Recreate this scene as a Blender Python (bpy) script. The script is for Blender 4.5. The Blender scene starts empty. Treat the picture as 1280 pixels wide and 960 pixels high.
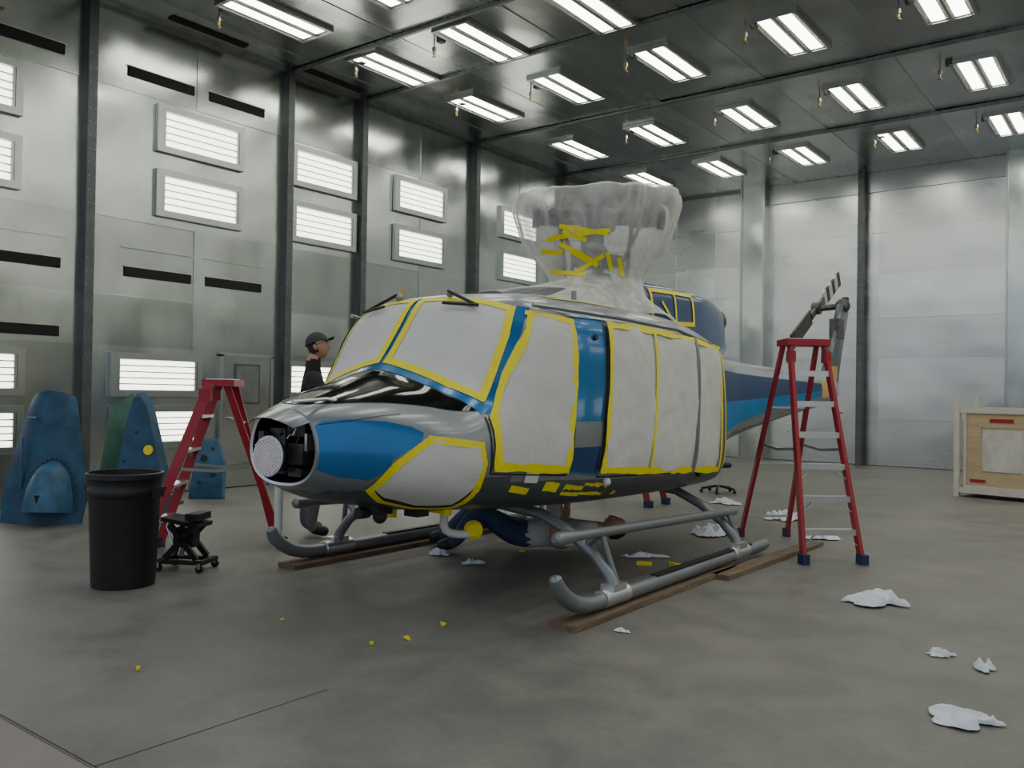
import bpy, bmesh, math, random
import numpy as np
from mathutils import Vector, Matrix, noise
from mathutils.bvhtree import BVHTree
random.seed(7)
sc=bpy.context.scene
V=Vector
# ------------------------------------------------------------------ camera
cam_d=bpy.data.cameras.new('camera'); cam=bpy.data.objects.new('camera',cam_d); sc.collection.objects.link(cam)
cam_d.sensor_width=36; cam_d.lens=30.15
R=Matrix.Rotation(math.radians(37.3),4,'Z')@Matrix.Rotation(math.radians(90.64),4,'X')@Matrix.Rotation(math.radians(0.9),4,'Z')
cam.matrix_world=Matrix.Translation((0,0,1.35))@R
sc.camera=cam
# ------------------------------------------------------------------ materials
def nt(m): m.use_nodes=True; return m.node_tree.nodes,m.node_tree.links
def pmat(name,col,rough=.5,metal=0,coat=0,var=0,vscale=6,bump=0,bscale=20,rvar=0,emit=None,stretch=None,spec=None):
    m=bpy.data.materials.new(name); N,Lk=nt(m); b=N['Principled BSDF']
    b.inputs['Base Color'].default_value=(*col,1); b.inputs['Roughness'].default_value=rough
    b.inputs['Metallic'].default_value=metal; b.inputs['Coat Weight'].default_value=coat
    b.inputs['Coat Roughness'].default_value=.08
    if spec is not None: b.inputs['Specular IOR Level'].default_value=spec
    tc=N.new('ShaderNodeTexCoord'); src=tc.outputs['Object']
    if stretch:
        mp=N.new('ShaderNodeMapping'); mp.inputs['Scale'].default_value=stretch; Lk.new(src,mp.inputs[0]); src=mp.outputs[0]
    if var or rvar:
        n=N.new('ShaderNodeTexNoise'); n.inputs['Scale'].default_value=vscale; n.inputs['Detail'].default_value=5
        Lk.new(src,n.inputs['Vector'])
    if var:
        r=N.new('ShaderNodeMapRange'); r.inputs[1].default_value=.3;r.inputs[2].default_value=.7;r.inputs[3].default_value=1-var;r.inputs[4].default_value=1+var
        Lk.new(n.outputs[0],r.inputs[0])
        x=N.new('ShaderNodeVectorMath');x.operation='SCALE';x.inputs[0].default_value=col;Lk.new(r.outputs[0],x.inputs['Scale']);Lk.new(x.outputs[0],b.inputs['Base Color'])
    if rvar:
        r=N.new('ShaderNodeMapRange'); r.inputs[1].default_value=.3;r.inputs[2].default_value=.7;r.inputs[3].default_value=max(0.02,rough-rvar);r.inputs[4].default_value=rough+rvar
        Lk.new(n.outputs[0],r.inputs[0]);Lk.new(r.outputs[0],b.inputs['Roughness'])
    if bump:
        n2=N.new('ShaderNodeTexNoise'); n2.inputs['Scale'].default_value=bscale; n2.inputs['Detail'].default_value=4; Lk.new(src,n2.inputs['Vector'])
        bp=N.new('ShaderNodeBump'); bp.inputs['Strength'].default_value=bump; bp.inputs['Distance'].default_value=.02
        Lk.new(n2.outputs[0],bp.inputs['Height']);Lk.new(bp.outputs[0],b.inputs['Normal'])
    if emit:
        b.inputs['Emission Color'].default_value=(*emit[0],1);b.inputs['Emission Strength'].default_value=emit[1]
    return m
def galv(name,col,rough,st=(1.6,1.6,.35)):
    m=bpy.data.materials.new(name); N,Lk=nt(m); b=N['Principled BSDF']
    b.inputs['Metallic'].default_value=1.0
    g=N.new('ShaderNodeNewGeometry'); tc=N.new('ShaderNodeTexCoord')
    mp=N.new('ShaderNodeMapping');mp.inputs['Scale'].default_value=st;Lk.new(tc.outputs['Object'],mp.inputs[0])
    n=N.new('ShaderNodeTexNoise'); n.inputs['Scale'].default_value=1.4; n.inputs['Detail'].default_value=7; Lk.new(mp.outputs[0],n.inputs['Vector'])
    a=N.new('ShaderNodeMath');a.operation='MULTIPLY_ADD';a.inputs[1].default_value=.34;a.inputs[2].default_value=.68;Lk.new(g.outputs['Random Per Island'],a.inputs[0])
    c=N.new('ShaderNodeMath');c.operation='MULTIPLY_ADD';c.inputs[1].default_value=.32;Lk.new(n.outputs[0],c.inputs[0]);Lk.new(a.outputs[0],c.inputs[2])
    x=N.new('ShaderNodeVectorMath');x.operation='SCALE';x.inputs[0].default_value=col;Lk.new(c.outputs[0],x.inputs['Scale']);Lk.new(x.outputs[0],b.inputs['Base Color'])
    r=N.new('ShaderNodeMapRange'); r.inputs[1].default_value=.25;r.inputs[2].default_value=.75;r.inputs[3].default_value=rough-.06;r.inputs[4].default_value=rough+.06
    Lk.new(n.outputs[0],r.inputs[0]);Lk.new(r.outputs[0],b.inputs['Roughness'])
    n2=N.new('ShaderNodeTexNoise'); n2.inputs['Scale'].default_value=1.0; n2.inputs['Detail'].default_value=1.2; Lk.new(tc.outputs['Object'],n2.inputs['Vector'])
    bp=N.new('ShaderNodeBump'); bp.inputs['Strength'].default_value=.4; bp.inputs['Distance'].default_value=.07
    Lk.new(n2.outputs[0],bp.inputs['Height']);Lk.new(bp.outputs[0],b.inputs['Normal'])
    return m
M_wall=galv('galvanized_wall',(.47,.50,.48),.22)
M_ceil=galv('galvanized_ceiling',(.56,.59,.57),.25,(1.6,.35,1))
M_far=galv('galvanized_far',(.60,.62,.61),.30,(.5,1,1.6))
M_post=pmat('post_steel',(.12,.13,.13),.5,.7,var=.15)
M_rib=pmat('ceiling_rib_steel',(.26,.275,.265),.4,.9,var=.15)
M_frame=pmat('frame_steel',(.44,.47,.45),.3,.95)
M_bolt=pmat('bolt',(.30,.30,.29),.35,.9)
M_dark=pmat('dark_void',(.008,.008,.008),.8)
M_emC=pmat('tube_ceiling',(.9,.9,.9),.4,emit=((1,1,.90),11))
M_emW=pmat('tube_wall',(.9,.9,.9),.4,emit=((1,1,.90),4.2))
M_refl=pmat('reflector',(.80,.82,.76),.35)
M_silver=pmat('silver_paint',(.25,.27,.29),.32,.55,coat=.35,var=.06,vscale=3)
M_skid=pmat('skid_grey_paint',(.22,.24,.255),.38,.5,coat=.1,var=.08,vscale=4)
M_lower=pmat('grey_belly_paint',(.10,.115,.125),.4,.45,coat=.2,var=.12,vscale=4)
M_blue=pmat('blue_paint',(.0,.14,.38),.25,.3,coat=.4,var=.08,vscale=3)
M_dblue=pmat('dark_blue_paint',(.006,.045,.15),.3,.3,coat=.3)
M_boomb=pmat('boom_blue_paint',(.0,.17,.42),.55,0,var=.08,vscale=3)
M_boomd=pmat('boom_dark_blue_paint',(.004,.035,.12),.55,0,var=.08,vscale=3)
M_black=pmat('gloss_black',(.003,.003,.004),.07,0,coat=0,spec=.32)
M_paper=pmat('masking_paper',(.64,.635,.605),.62,var=.05,vscale=3,bump=.5,bscale=7)
M_tape=pmat('masking_tape',(.88,.76,.01),.55,var=.06,vscale=30)
M_dkpart=pmat('dark_parts',(.03,.03,.03),.5,.4,var=.3,vscale=20)
M_mech=pmat('rotor_metal',(.10,.09,.085),.45,.6,var=.4,vscale=12)
M_alu=pmat('aluminium',(.60,.61,.62),.34,.9,var=.06)
M_red=pmat('red_fiberglass',(.33,.010,.022),.4,var=.08,vscale=30)
M_boot=pmat('ladder_boot',(.015,.03,.1),.6)
M_can=pmat('black_plastic',(.009,.009,.010),.45,var=.2,vscale=14,bump=.1,bscale=60)
M_white=pmat('white_plastic',(.7,.7,.68),.45)
M_rag=pmat('white_rag',(.72,.76,.82),.8,bump=.6,bscale=30)
M_wood=pmat('plank_wood',(.17,.12,.075),.75,var=.35,vscale=5,stretch=(8,1,8),bump=.3)
M_ply=pmat('plywood',(.46,.36,.21),.65,var=.12,vscale=4,stretch=(1,1,8))
M_crate=pmat('crate_frame',(.55,.53,.47),.6,var=.08)
M_primer=pmat('blue_primer',(.015,.07,.135),.6,var=.4,vscale=5,bump=.1)
M_primer2=pmat('light_blue_primer',(.028,.105,.185),.55,var=.35,vscale=7)
M_green=pmat('green_film',(.05,.14,.09),.35,var=.3)
M_skin=pmat('skin',(.46,.25,.17),.5,var=.06)
M_lips=pmat('lips',(.33,.12,.10),.5)
M_cells=pmat('dish_cells',(.78,.70,.70),.5)
M_shirt=pmat('black_shirt',(.014,.014,.018),.85,bump=.4,bscale=14)
M_cap=pmat('grey_cap',(.045,.045,.05),.85,bump=.2,bscale=40)
M_pants=pmat('grey_pants',(.12,.12,.12),.85,bump=.4,bscale=14)
M_jeans=pmat('blue_jeans',(.045,.075,.15),.85,var=.25,bump=.4,bscale=14)
M_wshirt=pmat('white_shirt',(.66,.64,.66),.85,var=.05,bump=.6,bscale=12)
M_shoe=pmat('shoe',(.015,.014,.014),.6)
M_hair=pmat('hair',(.03,.02,.015),.7,bump=.5,bscale=80)
M_orange=pmat('orange_yellow_paint',(.62,.36,.06),.4)
M_brown=pmat('rusty_beam',(.13,.045,.03),.7,var=.3)
M_stripe=pmat('tail_blade_white',(.6,.58,.5),.5)
def plastic(name,a):
    m=bpy.data.materials.new(name); N,Lk=nt(m); b=N['Principled BSDF']; out=N['Material Output']
    b.inputs['Base Color'].default_value=(.74,.74,.70,1); b.inputs['Roughness'].default_value=.36
    t=N.new('ShaderNodeBsdfTransparent'); mx=N.new('ShaderNodeMixShader')
    lw=N.new('ShaderNodeLayerWeight'); lw.inputs[0].default_value=.3
    tc=N.new('ShaderNodeTexCoord'); mp=N.new('ShaderNodeMapping');mp.inputs['Scale'].default_value=(1,1,.45);Lk.new(tc.outputs['Object'],mp.inputs[0])
    n=N.new('ShaderNodeTexNoise'); n.inputs['Scale'].default_value=7; n.inputs['Detail'].default_value=5; n.inputs['Distortion'].default_value=.8
    Lk.new(mp.outputs[0],n.inputs['Vector'])
    mr=N.new('ShaderNodeMapRange'); mr.inputs[1].default_value=.35;mr.inputs[2].default_value=.7;mr.inputs[3].default_value=a-.12;mr.inputs[4].default_value=a+.2; Lk.new(n.outputs[0],mr.inputs[0])
    ad=N.new('ShaderNodeMath');ad.operation='MULTIPLY_ADD';ad.inputs[1].default_value=.45;ad.use_clamp=True;Lk.new(lw.outputs['Facing'],ad.inputs[0]);Lk.new(mr.outputs[0],ad.inputs[2])
    bp=N.new('ShaderNodeBump'); bp.inputs['Strength'].default_value=.3; bp.inputs['Distance'].default_value=.03; Lk.new(n.outputs[0],bp.inputs['Height']);Lk.new(bp.outputs[0],b.inputs['Normal'])
    Lk.new(ad.outputs[0],mx.inputs[0]);Lk.new(t.outputs[0],mx.inputs[1]);Lk.new(b.outputs[0],mx.inputs[2]);Lk.new(mx.outputs[0],out.inputs['Surface'])
    return m
M_plas=plastic('plastic_sheet',.38)
M_plas2=plastic('crate_window_film',.5)
def floor_mat():
    m=bpy.data.materials.new('concrete'); N,Lk=nt(m); b=N['Principled BSDF']
    tc=N.new('ShaderNodeTexCoord')
    def ns(s,d,dist=0):
        n=N.new('ShaderNodeTexNoise'); n.inputs['Scale'].default_value=s;n.inputs['Detail'].default_value=d;n.inputs['Distortion'].default_value=dist;Lk.new(tc.outputs['Object'],n.inputs['Vector']);return n
    a=ns(.8,9,.5); c=ns(3.2,10,.5); e=ns(26,6)
    m1=N.new('ShaderNodeMath');m1.operation='MULTIPLY_ADD';m1.inputs[1].default_value=1.0;Lk.new(c.outputs[0],m1.inputs[0]);Lk.new(a.outputs[0],m1.inputs[2])
    m2=N.new('ShaderNodeMath');m2.operation='MULTIPLY_ADD';m2.inputs[1].default_value=.42;Lk.new(e.outputs[0],m2.inputs[0]);Lk.new(m1.outputs[0],m2.inputs[2])
    sc_=N.new('ShaderNodeMapRange');sc_.inputs[1].default_value=.80;sc_.inputs[2].default_value=1.55;Lk.new(m2.outputs[0],sc_.inputs[0])
    cr=N.new('ShaderNodeValToRGB');cr.color_ramp.elements[0].position=.0;cr.color_ramp.elements[0].color=(.095,.096,.092,1)
    cr.color_ramp.elements[1].position=1.0;cr.color_ramp.elements[1].color=(.22,.21,.183,1)
    Lk.new(sc_.outputs[0],cr.inputs[0]);Lk.new(cr.outputs[0],b.inputs['Base Color'])
    mr=N.new('ShaderNodeMapRange');mr.inputs[3].default_value=.42;mr.inputs[4].default_value=.60;Lk.new(sc_.outputs[0],mr.inputs[0]);Lk.new(mr.outputs[0],b.inputs['Roughness'])
    bp=N.new('ShaderNodeBump');bp.inputs['Strength'].default_value=.12;bp.inputs['Distance'].default_value=.01;Lk.new(m2.outputs[0],bp.inputs['Height']);Lk.new(bp.outputs[0],b.inputs['Normal'])
    return m
M_floor=floor_mat()
M_apron=pmat('apron_concrete',(.25,.215,.19),.7,var=.15,vscale=2)
M_joint=pmat('floor_joint',(.05,.048,.045),.9)
# ------------------------------------------------------------------ mesh builder
class MB:
    def __init__(s): s.v=[];s.f=[];s.m=[];s.mats=[];
    def mi(s,mat):
        if mat not in s.mats: s.mats.append(mat)
        return s.mats.index(mat)
    def add(s,vs,fs,mat):
        o=len(s.v);s.v+=[V(p) for p in vs];k=s.mi(mat)
        for f in fs: s.f.append(tuple(i+o for i in f));s.m.append(k)
        return s
    def box(s,c,sz,mat,Rm=None):
        c=V(c);h=V(sz)/2
        vs=[V((x*h.x,y*h.y,z*h.z)) for x in(-1,1) for y in(-1,1) for z in(-1,1)]
        if Rm is not None: vs=[Rm@p for p in vs]
        return s.add([c+p for p in vs],[(0,1,3,2),(4,6,7,5),(0,4,5,1),(2,3,7,6),(0,2,6,4),(1,5,7,3)],mat)
    def beam(s,p0,p1,w,d,mat,side=(1,0,0)):
        p0=V(p0);p1=V(p1);z=(p1-p0).normalized();x=V(side);x=(x-z*x.dot(z)).normalized();y=z.cross(x)
        vs=[]
        for p in(p0,p1):
            for a,b in((-1,-1),(1,-1),(1,1),(-1,1)): vs.append(p+x*a*w/2+y*b*d/2)
        return s.add(vs,[(3,2,1,0),(4,5,6,7),(0,1,5,4),(1,2,6,5),(2,3,7,6),(3,0,4,7)],mat)
    def tube(s,pts,r,mat,n=12,caps=True,ry=None):
        pts=[V(p) for p in pts];K=len(pts)
        rs=r if isinstance(r,(list,tuple)) else [r]*K
        t=[(pts[min(i+1,K-1)]-pts[max(i-1,0)]).normalized() for i in range(K)]
        u=t[0].orthogonal().normalized();vs=[]
        for i in range(K):
            u=(u-t[i]*u.dot(t[i])).normalized();w=t[i].cross(u)
            for k in range(n):
                a=2*math.pi*k/n;vs.append(pts[i]+(u*math.cos(a)+w*math.sin(a))*rs[i])
        fs=[(i*n+k,i*n+(k+1)%n,(i+1)*n+(k+1)%n,(i+1)*n+k) for i in range(K-1) for k in range(n)]
        if caps: fs+=[tuple(range(n-1,-1,-1)),tuple(range((K-1)*n,K*n))]
        return s.add(vs,fs,mat)
    def cyl(s,p0,p1,r,mat,r1=None,n=16): return s.tube([p0,p1],[r,r if r1 is None else r1],mat,n)
    def lathe(s,prof,c,mat,n=32,axis=(0,0,1),close=False):
        c=V(c);z=V(axis).normalized();x=z.orthogonal().normalized();y=z.cross(x);vs=[]
        for r,h in prof:
            for k in range(n):
                a=2*math.pi*k/n;vs.append(c+(x*math.cos(a)+y*math.sin(a))*r+z*h)
        K=len(prof);fs=[(i*n+k,i*n+(k+1)%n,(i+1)*n+(k+1)%n,(i+1)*n+k) for i in range(K-1) for k in range(n)]
        if close: fs+=[tuple(range(n-1,-1,-1)),tuple(range((K-1)*n,K*n))]
        return s.add(vs,fs,mat)
    def ball(s,c,r,mat,n=14,Rm=None):
        c=V(c);r=V((r,r,r)) if not hasattr(r,'__len__') else V(r);vs=[];m=n//2
        for i in range(m+1):
            p=math.pi*i/m
            for k in range(n):
                a=2*math.pi*k/n;q=V((r.x*math.sin(p)*math.cos(a),r.y*math.sin(p)*math.sin(a),r.z*math.cos(p)))
                if Rm is not None:q=Rm@q
                vs.append(c+q)
        fs=[(i*n+k,(i+1)*n+k,(i+1)*n+(k+1)%n,i*n+(k+1)%n) for i in range(m) for k in range(n)]
        return s.add(vs,fs,mat)
    def obj(s,name,parent=None,ang=35,fix=True,xf=None):
        vs=s.v
        if xf: vs=[xf(p) for p in vs]
        me=bpy.data.meshes.new(name);me.from_pydata([tuple(p) for p in vs],[],s.f)
        for m in s.mats: me.materials.append(m)
        me.polygons.foreach_set('material_index',s.m)
        if fix:
            bm=bmesh.new();bm.from_mesh(me);bmesh.ops.recalc_face_normals(bm,faces=bm.faces);bm.to_mesh(me);bm.free()
        me.update();me.shade_smooth();me.set_sharp_from_angle(angle=math.radians(ang))
        o=bpy.data.objects.new(name,me);sc.collection.objects.link(o)
        if parent: o.parent=parent
        return o
def empty(name,loc):
    e=bpy.data.objects.new(name,None);e.empty_display_size=.2;sc.collection.objects.link(e);e.location=loc;return e
def setparent(o,e):
    o.parent=e;o.matrix_parent_inverse=Matrix.Translation(-V(e.location))
def inst(o,name,loc,rz=0):
    c=bpy.data.objects.new(name,o.data);c.location=loc;c.rotation_euler[2]=rz;sc.collection.objects.link(c);return c
# ------------------------------------------------------------------ room
WX=-10.2; H=6.0; YF=18.4; XR=4.5; Y0=1.55
fl=MB();fl.add([(WX-.3,Y0,0),(XR+.3,Y0,0),(XR+.3,YF+.4,0),(WX-.3,YF+.4,0)],[(0,1,2,3)],M_floor)
fl.add([(-30,-14,-.004),(14,-14,-.004),(14,Y0,-.004),(-30,Y0,-.004)],[(0,1,2,3)],M_apron)
fl.add([(-30,Y0-.005,.001),(XR,Y0-.005,.001),(XR,Y0+.005,.001),(-30,Y0+.005,.001)],[(0,1,2,3)],M_joint)
fl.add([(-3.026,Y0,.001),(-3.02,Y0,.001),(-3.0,2.6,.001),(-3.006,2.6,.001)],[(0,1,2,3)],M_joint)
fl.obj('floor',fix=False)
def panels(mb,O,U,W,ub,wb,mat,nrm,gap=.004,jit=.004):
    O=V(O);U=V(U);W=V(W);nrm=V(nrm)
    for a,b in zip(ub[:-1],ub[1:]):
        for c,d in zip(wb[:-1],wb[1:]):
            ps=[]
            for (p,q) in((a+gap,c+gap),(b-gap,c+gap),(b-gap,d-gap),(a+gap,d-gap)):
                ps.append(O+U*p+W*q+nrm*(.004+random.uniform(0,jit)))
            mb.add(ps,[(0,1,2,3)],mat)
    for a in ub: mb.box(O+U*a+W*(wb[0]+wb[-1])/2,[abs(x) for x in (U*.012+W*(wb[-1]-wb[0])+nrm*.04)],mat)
    for c in wb: mb.box(O+W*c+U*(ub[0]+ub[-1])/2,[abs(x) for x in (W*.012+U*(ub[-1]-ub[0])+nrm*.04)],mat)
posts=[2.1,4.98,7.86,9.3,12.1,14.97]
w=MB()
w.box((WX-.11,(Y0+YF)/2,H/2),(.2,YF-Y0+.5,H),M_post)
ys=[Y0]+posts+[YF]
for a,b in zip(ys[:-1],ys[1:]):
    mid=(a+b)/2
    ub=[a,mid,b] if b-a>2 else [a,b]
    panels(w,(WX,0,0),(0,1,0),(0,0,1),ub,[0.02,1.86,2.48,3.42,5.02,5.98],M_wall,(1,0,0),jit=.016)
for z in(5.26,2.78):
    for a,b in((2.3,3.3),(3.5,4.7),(5.47,6.37),(6.6,7.47)):
        w.box((WX+.016,(a+b)/2,z),(.03,b-a,.12),M_dark)
        w.box((WX+.026,(a+b)/2,z+.065),(.012,b-a+.04,.012),M_frame)
        if z<3:
            w.box((WX+.02,(a+b)/2,z+.3),(.016,b-a+.1,.015),M_frame)
w.box((WX+.016,4.1,1.99),(.03,1.2,.12),M_dark)
dz=1.82
for (yy) in(6.84,7.66): w.box((WX+.03,yy,dz/2),(.06,.05,dz),M_frame)
w.box((WX+.03,7.25,dz),(.06,.87,.05),M_frame)
w.box((WX+.025,7.25,dz/2),(.04,.76,dz-.03),M_wall)
w.box((WX+.05,7.25,1.42),(.012,.42,.56),M_post);w.box((WX+.058,7.25,1.42),(.008,.36,.5),M_rib)
w.cyl((WX+.05,6.98,.95),(WX+.1,6.98,.95),.02,M_alu);w.box((WX+.1,7.03,.95),(.02,.12,.025),M_alu)
w.obj('wall_left',fix=False)
def post(mb,x,y,z1,nx,ny,wd=.12,dp=.14):
    mb.box((x+nx*dp/2,y+ny*dp/2,z1/2),(wd if ny else dp,wd if nx else dp,z1),M_post)
    z=.15
    while z<z1:
        for s in(-1,1):
            p=V((x+nx*(dp+.004)+ (s*wd*.3 if ny else 0),y+ny*(dp+.004)+(s*wd*.3 if nx else 0),z))
            mb.cyl(p,p+V((nx,ny,0))*.008,.007,M_bolt,n=6)
        z+=.16
tr=MB()
for y in posts: post(tr,WX,y,H,1,0,wd=.11)
tr.obj('trim_wall_posts')
tr=MB()
for y in posts+[YF-.05]:
    tr.box(((WX+XR)/2,y,H-.03),(XR-WX,.012,.06),M_rib);tr.box(((WX+XR)/2,y+.02,H-.06),(XR-WX,.045,.006),M_rib)
    x=WX+.1
    while x<XR-2:
        tr.cyl((x,y-.006,H-.035),(x,y-.014,H-.035),.009,M_post,n=6);x+=.16
tr.box((WX+.04,(Y0+YF)/2,H-.03),(.08,YF-Y0,.06),M_rib)
tr.obj('trim_ceiling_beams')
w=MB();w.box(((WX+XR)/2,YF+.11,H/2),(XR-WX+.8,.2,H),M_post)
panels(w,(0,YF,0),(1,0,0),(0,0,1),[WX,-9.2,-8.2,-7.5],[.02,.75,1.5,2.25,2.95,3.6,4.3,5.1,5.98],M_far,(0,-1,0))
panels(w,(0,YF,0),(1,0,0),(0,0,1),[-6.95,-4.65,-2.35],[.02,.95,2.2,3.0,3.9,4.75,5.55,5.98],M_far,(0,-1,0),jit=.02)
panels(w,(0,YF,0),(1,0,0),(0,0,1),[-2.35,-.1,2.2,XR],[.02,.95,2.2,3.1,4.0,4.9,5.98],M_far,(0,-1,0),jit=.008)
w.obj('wall_back',fix=False)
tr=MB();tr.box((-7.22,YF-.14,H/2),(.5,.28,H),M_wall);tr.box((-7.48,YF-.15,H/2),(.04,.32,H),M_frame);tr.box((-6.97,YF-.15,H/2),(.04,.32,H),M_frame)
tr.box((-2.2,YF-.12,H/2),(.3,.24,H),M_wall);tr.box((-2.35,YF-.14,H/2),(.03,.28,H),M_frame)
tr.box((-4.6,YF-.03,H-.22),(4.6,.06,.4),M_frame)
tr.obj('trim_door_jambs')
tr=MB();post(tr,-4.95,YF-.16,H,0,-1,wd=.11);tr.obj('trim_back_post')
w=MB();w.box((XR+.11,(Y0+YF)/2,H/2),(.2,YF-Y0+.5,H),M_post)
for a,b in zip(ys[:-1],ys[1:]):
    panels(w,(XR,0,0),(0,1,0),(0,0,1),[a,b],[0.02,1.86,3.42,5.02,5.98],M_wall,(-1,0,0))
w.obj('wall_right',fix=False)
w=MB();w.box(((WX+XR)/2,(Y0+YF)/2,H+.11),(XR-WX+.8,YF-Y0+.5,.2),M_post)
xb=[WX,-9.6,-8.0,-6.35,-4.65,-2.95,-1.25,.45,2.15,XR]
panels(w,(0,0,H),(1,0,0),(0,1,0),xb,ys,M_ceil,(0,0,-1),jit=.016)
for (x0,yy) in((-9.9,8.5),(-9.9,6.4)): w.box((x0,yy,H-.016),(.12,1.1,.03),M_dark)
w.obj('ceiling',fix=False)
b=MB();b.box((-9.9,3.75,5.62),(.5,.16,.02),M_brown);b.box((-9.9,3.75,5.45),(.5,.02,.34),M_brown);b.box((-9.9,3.75,5.28),(.5,.16,.02),M_brown);b.obj('steel_beam_bracket')
# fixtures
c=MB()
for sx in(-1,1): c.box((sx*.28,0,-.025),(.04,1.34,.05),M_frame)
for sy in(-1,1): c.box((0,sy*.655,-.025),(.53,.035,.05),M_frame)
c.box((0,0,-.010),(.54,1.28,.012),M_refl)
for sx in(-.13,.13): c.add([(sx-.08,-.6,-.034),(sx-.08,.6,-.034),(sx+.08,.6,-.034),(sx+.08,-.6,-.034)],[(0,1,2,3)],M_emC);c.box((sx,0,-.025),(.16,1.2,.014),M_refl)
c.box((0,0,-.028),(.03,1.26,.03),M_frame)
cl=c.obj('ceiling_light',fix=False);first=True
for x in(-8.8,-7.18,-5.5,-3.8,-2.08,-.4,1.3,3.0):
    for y in(3.9,6.6,8.67,10.72,13.53,16.25):
        if abs(y-3.9)<.1 and x<-8: continue
        if first: cl.location=(x,y,H-.012);first=False
        else: inst(cl,'ceiling_light',(x,y,H-.012))
g=MB()
def wl(g,W,Hh):
    for sy in(-1,1): g.box((.03,sy*(W/2+.04),0),(.06,.08,Hh+.16),M_frame)
    for sz in(-1,1): g.box((.03,0,sz*(Hh/2+.04)),(.06,W,.08),M_frame)
    g.box((.01,0,0),(.012,W,Hh),M_refl)
    n=5
    for i in range(n):
        z=-Hh/2+Hh*(i+.5)/n;hh=Hh/n*.36
        g.add([(.034,-W/2+.03,z-hh),(.034,W/2-.03,z-hh),(.034,W/2-.03,z+hh),(.034,-W/2+.03,z+hh)],[(0,1,2,3)],M_emW)
        if i: g.box((.04,0,z-Hh/n/2),(.02,W,.012),M_frame)
    for yy in(-W/2+.02,W/2-.02): g.box((.04,yy,0),(.03,.03,Hh),M_frame)
wl(g,1.12,.44);g1=g.obj('wall_light',fix=False)
g=MB();wl(g,1.08,.38);g2=g.obj('wall_light',fix=False)
a1=a2=True
for y in(3.6,6.48,8.56,10.68,13.5):
    for z in(4.65,3.83):
        if a1:g1.location=(WX+.018,y,z);a1=False
        else: inst(g1,'wall_light',(WX+.018,y,z))
for y in(3.7,5.92,8.5,10.7,13.5):
    for z in(1.51,.86):
        if a2:g2.location=(WX+.018,y,z);a2=False
        else: inst(g2,'wall_light',(WX+.018,y,z))
for y in(3.6,6.48,8.56,10.68,13.5,16.5):  # out-of-view lights added on the right wall to brighten the helicopter's near side
    for z in(4.65,3.83,1.51): inst(g1,'wall_light',(XR-.018,y,z),math.pi)
s=MB()
for x,y in((-9.25,6.1),(-9.1,8.2),(-9.05,10.3),(-7.7,8.3),(-7.65,10.4),(-5.9,10.2),(-4.2,10.2),(-4.2,13.1),(-4.1,15.8),(-2.5,12.9),(-2.5,15.8),(-5.9,13.1),(-7.55,13.1),(-6.0,15.8),(-2.5,10.6),(-.9,13.0)):
    s.cyl((x,y,H),(x,y,H-.1),.010,M_bolt,n=8);s.cyl((x,y,H-.1),(x,y,H-.15),.03,M_bolt,n=10);s.cyl((x,y,H-.15),(x,y,H-.20),.018,M_orange,n=8);s.lathe([(.0,0),(.03,0),(.03,-.006),(0,-.006)],(x,y,H-.22),M_bolt,n=10);s.cyl((x,y,H-.2),(x,y,H-.225),.006,M_orange,n=6)
    s.box((x+.12,y,H-.03),(.09,.09,.06),M_mech)
s.obj('ceiling_sprinklers')
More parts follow.
